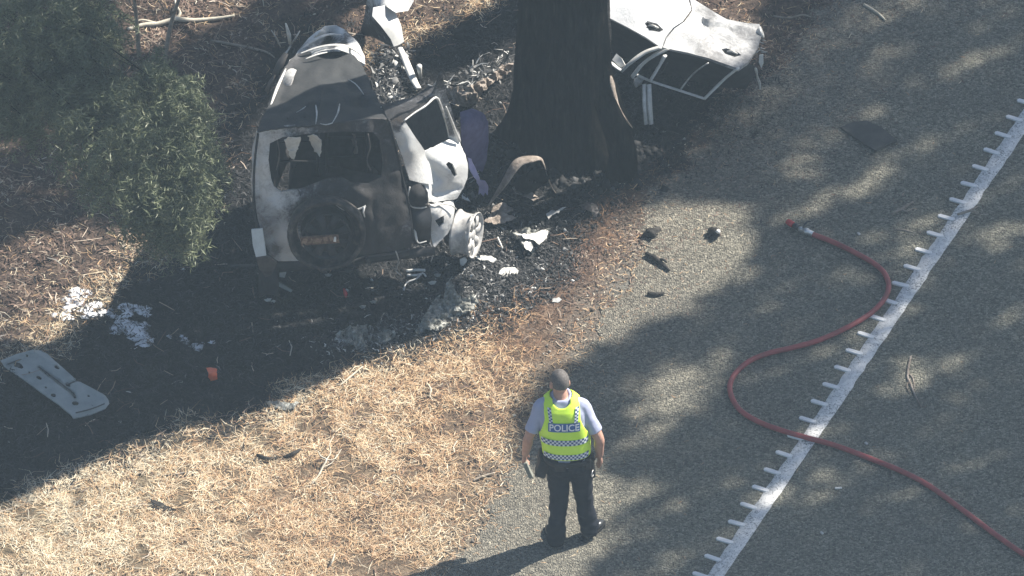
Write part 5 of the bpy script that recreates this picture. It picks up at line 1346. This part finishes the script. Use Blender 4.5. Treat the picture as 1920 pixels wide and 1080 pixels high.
ck = nd(nt, 'ShaderNodeTexChecker', Scale=1.0)
nt.links.new(uv.outputs[0], ck.inputs['Vector'])
ck.inputs['Color1'].default_value = (.03, .075, .2, 1); ck.inputs['Color2'].default_value = (.7, .74, .78, 1)
nt.links.new(ck.outputs['Color'], bs.inputs['Base Color'])
bs.inputs['Roughness'].default_value = .6
M['check'] = m

po = W(1072, 1013)
def remeshed(name, g, vox, mat, parent=None, base=None, smooth=5):
    me = g.mesh(name)
    tmp = bpy.data.objects.new('tmp', me); COL.objects.link(tmp)
    r = tmp.modifiers.new('r', 'REMESH'); r.mode = 'VOXEL'; r.voxel_size = vox
    s = tmp.modifiers.new('s', 'SMOOTH'); s.iterations = smooth; s.factor = .5
    dg = bpy.context.evaluated_depsgraph_get()
    out = bpy.data.meshes.new_from_object(tmp.evaluated_get(dg))
    bpy.data.objects.remove(tmp)
    out.name = name; out.materials.clear()
    return link(name, out, mat, parent, base)

def L(x, y, z):
    k = min(1, max(0, (z - .85) / .35))
    return Vector((po.x + x, po.y + y + .06 * max(0, z - .85) / .6, z + .03 * k))
def torso_ring(z):
    T = [(.84, -.03, .0, .165, .125), (.92, -.035, .0, .178, .135), (1.0, -.045, .0, .18, .135), (1.08, -.055, .0, .182, .14), (1.18, -.065, .005, .19, .142), (1.28, -.075, .01, .2, .14), (1.36, -.08, .015, .195, .13), (1.42, -.085, .02, .175, .112), (1.46, -.088, .025, .145, .092), (1.49, -.09, .03, .115, .075), (1.52, -.093, .035, .075, .066)]
    A_ = np.array(T)
    return [float(np.interp(z, A_[:, 0], A_[:, k])) for k in range(1, 5)]
def ring_pts(z, grow, n=36, e=2.6):
    cx, cy, a, b_ = torso_ring(z)
    out = []
    for k in range(n):
        t_ = 2 * math.pi * k / n
        c, s = math.cos(t_), math.sin(t_)
        out.append(L(cx + (a + grow) * math.copysign(abs(c) ** (2 / e), c), cy + (b_ + grow) * math.copysign(abs(s) ** (2 / e), s), z))
    return out
def torso_g(g, z0, z1, grow, n=36, top=True, m_=14):
    zs = [z0 + (z1 - z0) * k / m_ for k in range(m_ + 1)]
    vs = []
    for z in zs: vs += ring_pts(z, grow, n)
    fs = [(i * n + k, i * n + (k + 1) % n, (i + 1) * n + (k + 1) % n, (i + 1) * n + k) for i in range(m_) for k in range(n)]
    fs += [tuple(range(n))[::-1], tuple(m_ * n + k for k in range(n))]
    return g.add(vs, fs)
def limb(g, pts, rs, n=14, k=4):
    P = catmull(pts, k)
    return g.tube(P, rs, n)

sl, sr = L(-.255, .02, 1.40), L(.09, .02, 1.395)         # shoulders
el, er = L(-.365, -.03, 1.13), L(.225, -.04, 1.13)       # elbows
wl_, wr_ = L(-.395, .06, .9), L(.235, .04, .905)         # wrists
hl, hr = L(-.13, 0, .9), L(.07, 0, .9)                   # hips
kl, kr = L(-.108, .03, .49), L(.095, .05, .49)           # knees
al, ar = L(-.135, -.03, .09), L(.15, .06, .09)           # ankles
hc = L(-.105, .07, 1.6)                                # head
g = G()
torso_g(g, .84, 1.5, -.012)
g.tube(catmull([L(-.09, .03, 1.44), L(-.097, .04, 1.5), L(-.102, .05, 1.54), L(-.105, .06, 1.58)], 3), [.075, .062, .06, .06], 14)
# skull, jaw, nose, chin, ears; the head is turned a little to the left and looks down
hrot = Matrix.Rotation(math.radians(14), 3, 'Z') @ Matrix.Rotation(math.radians(-8), 3, 'X')
def H(x, y, z): return hc + hrot @ Vector((x, y, z))
def blob(g, c, r, sub=3):
    bm = bmesh.new(); bmesh.ops.create_icosphere(bm, subdivisions=sub, radius=1)
    vs = [c + hrot @ Vector((v.co.x * r[0], v.co.y * r[1], v.co.z * r[2])) for v in bm.verts]
    fs = [tuple(v.index for v in f.verts) for f in bm.faces]; bm.free(); g.add(vs, fs)
blob(g, H(0, -.008, .025), (.076, .096, .098)); blob(g, H(0, .022, -.045), (.06, .07, .07)); blob(g, H(0, .075, -.09), (.03, .025, .022), 2)
blob(g, H(0, .1, -.02), (.014, .022, .026), 2); blob(g, H(0, .085, .018), (.05, .018, .014), 2); blob(g, H(0, .09, -.062), (.026, .012, .01), 2)
for s in (-1, 1): blob(g, H(s * .079, -.005, -.012), (.012, .022, .034), 2)
# arms, hands and fingers
for s, a, b_, c in ((-1, sl, el, wl_), (1, sr, er, wr_)):
    limb(g, [a, a.lerp(b_, .5), b_, b_.lerp(c, .4), c], [.058, .053, .045, .045, .03])
    d = (c - b_).normalized()
    d = (d + Vector((0, .1, -.25))).normalized()
    side = Vector((s * -.25, 1, 0)).normalized()                     # across the palm, thumb side forward
    side = (side - d * side.dot(d)).normalized()
    nrm = d.cross(side)
    if nrm.x * s > 0: nrm = -nrm                                      # palm faces the thigh
    pc_ = c + d * .055
    g.tube([c - d * .01, c + d * .03, c + d * .075, c + d * .1], [.028, .04, .042, .034], 12, 0, .5, True, nrm)
    curl = .55 if s > 0 else 1.1
    for k, (o_, ln) in enumerate(((.03, .074), (.01, .083), (-.01, .077), (-.028, .06))):
        q = c + d * .088 + side * o_
        d1 = (d + nrm * curl * .35).normalized(); d2 = (d + nrm * curl * 1.0).normalized(); d3 = (d + nrm * curl * 2.0).normalized()
        g.tube([q - d * .03, q, q + d1 * ln * .45, q + d1 * ln * .45 + d2 * ln * .33, q + d1 * ln * .45 + d2 * ln * .33 + d3 * ln * .25], [.0095, .0095, .009, .008, .006], 8)
    q = c + d * .03 + side * .032
    g.tube([q - side * .015, q + side * .012 + d * .022 + nrm * .008, q + side * .018 + d * .05 + nrm * .02, q + side * .014 + d * .072 + nrm * .032], [.012, .012, .01, .007], 8)
for h_, k_, a_ in ((hl, kl, al), (hr, kr, ar)): limb(g, [h_, h_.lerp(k_, .5), k_, k_.lerp(a_, .35), a_, a_ + Vector((0, .06, -.06))], [.085, .075, .055, .055, .04, .035])
per = remeshed('person', g, .0065, M['skin'], None, (po.x, po.y, 0), 3)
tag(per, 'police officer seen from behind in lime vest, pale blue shirt and dark trousers', 'person')
for s in (-1, 1):
    g = G(); blob(g, H(s * .032, .083, .0), (.013, .011, .011), 2); g.put('eye', M['text_white'], per)
# hair: a cropped cap
bm = bmesh.new(); bmesh.ops.create_icosphere(bm, subdivisions=5, radius=1)
hv = {}
g = G(); vs = []; fs = []
for v in bm.verts:
    keep_ = v.co.z > -.42 + .62 * max(0, v.co.y + .25) * 1.5 + (.0 if v.co.y < .3 else .25)
    if abs(v.co.x) > .85 and v.co.z < .12 and v.co.y > -.35: keep_ = False
    if keep_:
        hv[v.index] = len(vs)
        k = 1 + .02 * noise.noise(v.co * 14)
        vs.append(H(v.co.x * .0805 * k, -.008 + v.co.y * .1005 * k, .026 + v.co.z * .1025 * k))
for f in bm.faces:
    if all(v.index in hv for v in f.verts): fs.append(tuple(hv[v.index] for v in f.verts))
bm.free(); g.add(vs, fs)
solid(g.put('hair', M['hair'], per), .006)
# shirt with short sleeves and collar
g = G(); torso_g(g, .9, 1.5, .006)
limb(g, [L(-.17, .02, 1.43), sl + Vector((.0, 0, .012)), sl.lerp(el, .35), sl.lerp(el, .8)], [.06, .064, .064, .064])
limb(g, [L(-.0, .02, 1.43), sr + Vector((.0, 0, .012)), sr.lerp(er, .35), sr.lerp(er, .8)], [.06, .064, .064, .064])
sh = remeshed('shirt', g, .009, M['shirt'], per, None, 4)
for v in sh.data.vertices:
    k = noise.noise(v.co * 9) * .006 + noise.noise(v.co * 22) * .003
    v.co += v.normal * k
G().tube(catmull([L(-.09 + .075 * math.cos(a), .035 + .07 * math.sin(a), 1.5 + .02 * math.sin(a)) for a in [2 * math.pi * i / 10 for i in range(11)]], 3), .016, 8).put('collar', M['shirt'], sh)
for s, c in ((-1, L(-.21, .02, 1.478)), (1, L(.035, .02, 1.478))):
    g = G(); g.box(c, (.1, .05, .012), Matrix.Rotation(s * .38, 3, 'Y')); bev(g.put('epaulette', M['gear'], sh, None, False), .004)
# trousers
g = G(); torso_g(g, .8, 1.03, .008, 36, True, 6)
for h_, k_, a_ in ((hl, kl, al), (hr, kr, ar)):
    limb(g, [h_ + Vector((0, 0, .03)), h_.lerp(k_, .35), k_ + Vector((0, -.005, 0)), k_.lerp(a_, .5), a_ + Vector((0, -.01, .02)), a_ + Vector((0, 0, -.035))], [.11, .1, .083, .077, .079, .08], 16)
g.lump(tuple(L(-.09, -.075, .88)), .085, 2, 0); g.lump(tuple(L(.02, -.075, .88)), .085, 2, 0)
tr = remeshed('trousers', g, .009, M['trousers'], per, None, 4)
for v in tr.data.vertices:
    zz = v.co.z
    k = noise.noise(Vector((v.co.x * 7, v.co.y * 7, zz * 16))) * .016 * (1.4 if zz < .35 else .8) + noise.noise(v.co * 25) * .003
    v.co += v.normal * k
# boots
for a_, yaw in ((al, .35), (ar, -.62)):
    R = Matrix.Rotation(yaw, 3, 'Z')
    def B(x, y, z): return Vector((a_.x, a_.y, 0)) + R @ Vector((x, y, 0)) + Vector((0, 0, z))
    g = G()
    g.tube(catmull([B(0, -.075, .035), B(0, -.03, .045), B(0, .06, .042), B(0, .13, .036), B(0, .19, .03)], 4), [.034, .046, .046, .05, .03], 14, 0, .85)
    g.tube([B(0, -.02, .03), B(0, -.025, .09), B(0, -.03, .15)], [.045, .046, .05], 14)
    bo = remeshed('boot', g, .008, M['boot'], per, None, 3)
    g = G(); vs = []
    ol = [(-.035, -.1), (.035, -.1), (.042, 0), (.05, .1), (.045, .17), (.018, .215), (-.018, .215), (-.045, .17), (-.05, .1), (-.042, 0)]
    for z in (.002, .024): vs += [B(x, y, z) for x, y in ol]
    n_ = len(ol)
    g.add(vs, [tuple(range(n_))[::-1], tuple(range(n_, 2 * n_))] + [(k, (k + 1) % n_, n_ + (k + 1) % n_, n_ + k) for k in range(n_)])
    g.put('sole', M['gear'], bo, None, False)
# vest
g = G()
n = 160; vs = []; fs = []
zs = [1.0 + (1.515 - 1.0) * k / 70 for k in range(71)]
for z in zs: vs += ring_pts(z, .022 - .006 * max(0, (z - 1.4) / .08), n)
for i in range(70):
    for k in range(n):
        idx = (i * n + k, i * n + (k + 1) % n, (i + 1) * n + (k + 1) % n, (i + 1) * n + k)
        c = sum((vs[j] for j in idx), Vector()) / 4
        c.z -= .03
        cx, cy, a, b_ = torso_ring(c.z)
        dx = (c.x - po.x - cx)
        if c.z > 1.2 and abs(dx) > .205 - .055 * min(1, (c.z - 1.2) / .16): continue                     # armholes
        if c.z > 1.455 and abs(dx) < .075 * math.sqrt(min(1, (c.z - 1.455) / .035)): continue                   # neck opening
        fs.append(idx)
g.add(vs, fs)
ve = g.put('vest', M['vest'], per)
bm = bmesh.new(); bm.from_mesh(ve.data)
for it in range(14):
    nw = {}
    for v in bm.verts:
        nb = [e.other_vert(v) for e in v.link_edges if e.is_boundary]
        if len(nb) == 2: nw[v] = v.co * .4 + (nb[0].co + nb[1].co) * .3
    for v, c in nw.items(): v.co = c
bmesh.ops.delete(bm, geom=[v for v in bm.verts if not v.link_faces], context='VERTS'); bm.to_mesh(ve.data); bm.free()
for v in ve.data.vertices: v.co += v.normal * noise.noise(v.co * 8) * .006
solid(ve, .005, 1)
def back_y(x, z, grow):
    """y of the back of the torso at x, z"""
    cx, cy, a, b_ = torso_ring(z)
    q = min(.999, abs((x - cx) / (a + grow)))
    return cy - (b_ + grow) * (1 - q ** 2.6) ** (1 / 2.6)
def strip(name, uvpts, nu, nv, mat, grow, us, vs_):
    """print on the vest's back; uvpts(u, v) -> x, z"""
    V = []; F = []; UV = []
    for j in range(nv + 1):
        for i in range(nu + 1):
            x, z = uvpts(i / nu, j / nv); V.append(L(x, back_y(x, z, grow), z)); UV.append((i / nu * us, j / nv * vs_))
    F = [(j * (nu + 1) + i, j * (nu + 1) + i + 1, (j + 1) * (nu + 1) + i + 1, (j + 1) * (nu + 1) + i) for j in range(nv) for i in range(nu)]
    me = bpy.data.meshes.new(name); me.from_pydata([tuple(v) for v in V], [], F); me.update()
    ul = me.uv_layers.new(name='UVMap')
    for lp in me.loops: ul.data[lp.index].uv = UV[lp.vertex_index]
    return link(name, me, mat, ve)
GR = .033
cxm = torso_ring(1.2)[0]
strip('check_band', lambda u, v: (torso_ring(1.15)[0] - .2 + .4 * u, 1.145 + .05 * v), 40, 3, M['check'], GR, 22.0, 3.0)
strip('check_band', lambda u, v: (torso_ring(1.04)[0] - .19 + .38 * u, 1.01 + .05 * v), 40, 3, M['check'], GR, 22.0, 3.0)
strip('check_band', lambda u, v: (cxm - .125 + .03 * u - .018 * v, 1.355 + .11 * v), 3, 12, M['check'], GR, 2.0, 9.0)
strip('check_band', lambda u, v: (cxm + .085 + .03 * u + .012 * v, 1.355 + .11 * v), 3, 12, M['check'], GR, 2.0, 9.0)
tp = strip('text_panel', lambda u, v: (cxm - .135 + .27 * u, 1.275 + .078 * v), 24, 4, M['text_blue'], GR, 1, 1)
cu = bpy.data.curves.new('lettering', 'FONT'); cu.body = 'POLICE'; cu.align_x = 'CENTER'; cu.align_y = 'CENTER'; cu.size = .085; cu.offset = .0016; cu.space_character = 1.02
to = bpy.data.objects.new('tmp', cu); COL.objects.link(to)
me = bpy.data.meshes.new_from_object(to.evaluated_get(bpy.context.evaluated_depsgraph_get()))
bpy.data.objects.remove(to)
bm = bmesh.new(); bm.from_mesh(me)
bmesh.ops.subdivide_edges(bm, edges=[e for e in bm.edges if e.calc_length() > .02], cuts=2)
bmesh.ops.triangulate(bm, faces=bm.faces[:])
bm.to_mesh(me); bm.free()
xs_ = [v.co.x for v in me.vertices]; wtxt = max(xs_) - min(xs_)
for v in me.vertices:
    x = cxm + v.co.x * .252 / wtxt; z = 1.314 + v.co.y * .95
    q = L(x, back_y(x, z, GR + .004), z); v.co = q
me.materials.clear()
link('lettering', me, M['text_white'], tp, None, False)
# belt and gear
g = G(); vs = []
for z in (.93, .975): vs += ring_pts(z, .02, 40)
g.add(vs, [(k, (k + 1) % 40, 40 + (k + 1) % 40, 40 + k) for k in range(40)])
be = g.put('duty_belt', M['gear'], per); solid(be, .008, 1)
def pouch(name, c, sz, rot, mat='gear'):
    g = G(); g.box(c, sz, rot); o = g.put(name, M[mat], per, None, False); bev(o, .01, 2); return o
pouch('pouch', L(-.25, -.03, .85), (.09, .11, .17), Matrix.Rotation(.3, 3, 'Y'))
pouch('pouch', L(-.255, .05, .9), (.06, .08, .11), Matrix.Rotation(.2, 3, 'Y'))
pouch('pouch', L(-.1, -.155, .935), (.09, .04, .08), Matrix.Rotation(.1, 3, 'X'))
pouch('holster', L(.165, .0, .83), (.05, .09, .2), Matrix.Rotation(-.12, 3, 'Y'))
G().tube([L(.175, -.03, .9), L(.178, -.05, .95), L(.18, -.03, .985)], [.016, .02, .014], 8).put('pistol_grip', M['boot'], per)
pouch('radio', L(.135, -.1, .93), (.05, .035, .11), None)
g = G(); g.lathe([(.03, -.006), (.036, 0), (.03, .006), (.024, 0)], L(.175, -.06, .8), (1, -.3, 0), 16, closed=True); g.put('handcuff', M['brass'], per)
# what he holds in his left hand
c = L(-.375, .07, .74)
g = G(); g.box(c, (.035, .06, .17), Matrix.Rotation(-.32, 3, 'Y')); g.box(c + Vector((.014, 0, -.03)), (.03, .055, .12), Matrix.Rotation(-.36, 3, 'Y'))
tag(bev(g.put('notebook', mottled('grey_card', (.16, .17, .15), (.26, .27, .24), 20, .7), None, (c.x, c.y, c.z - .09), False), .005), "small grey notebook held down in the police officer's left hand", 'notebook')
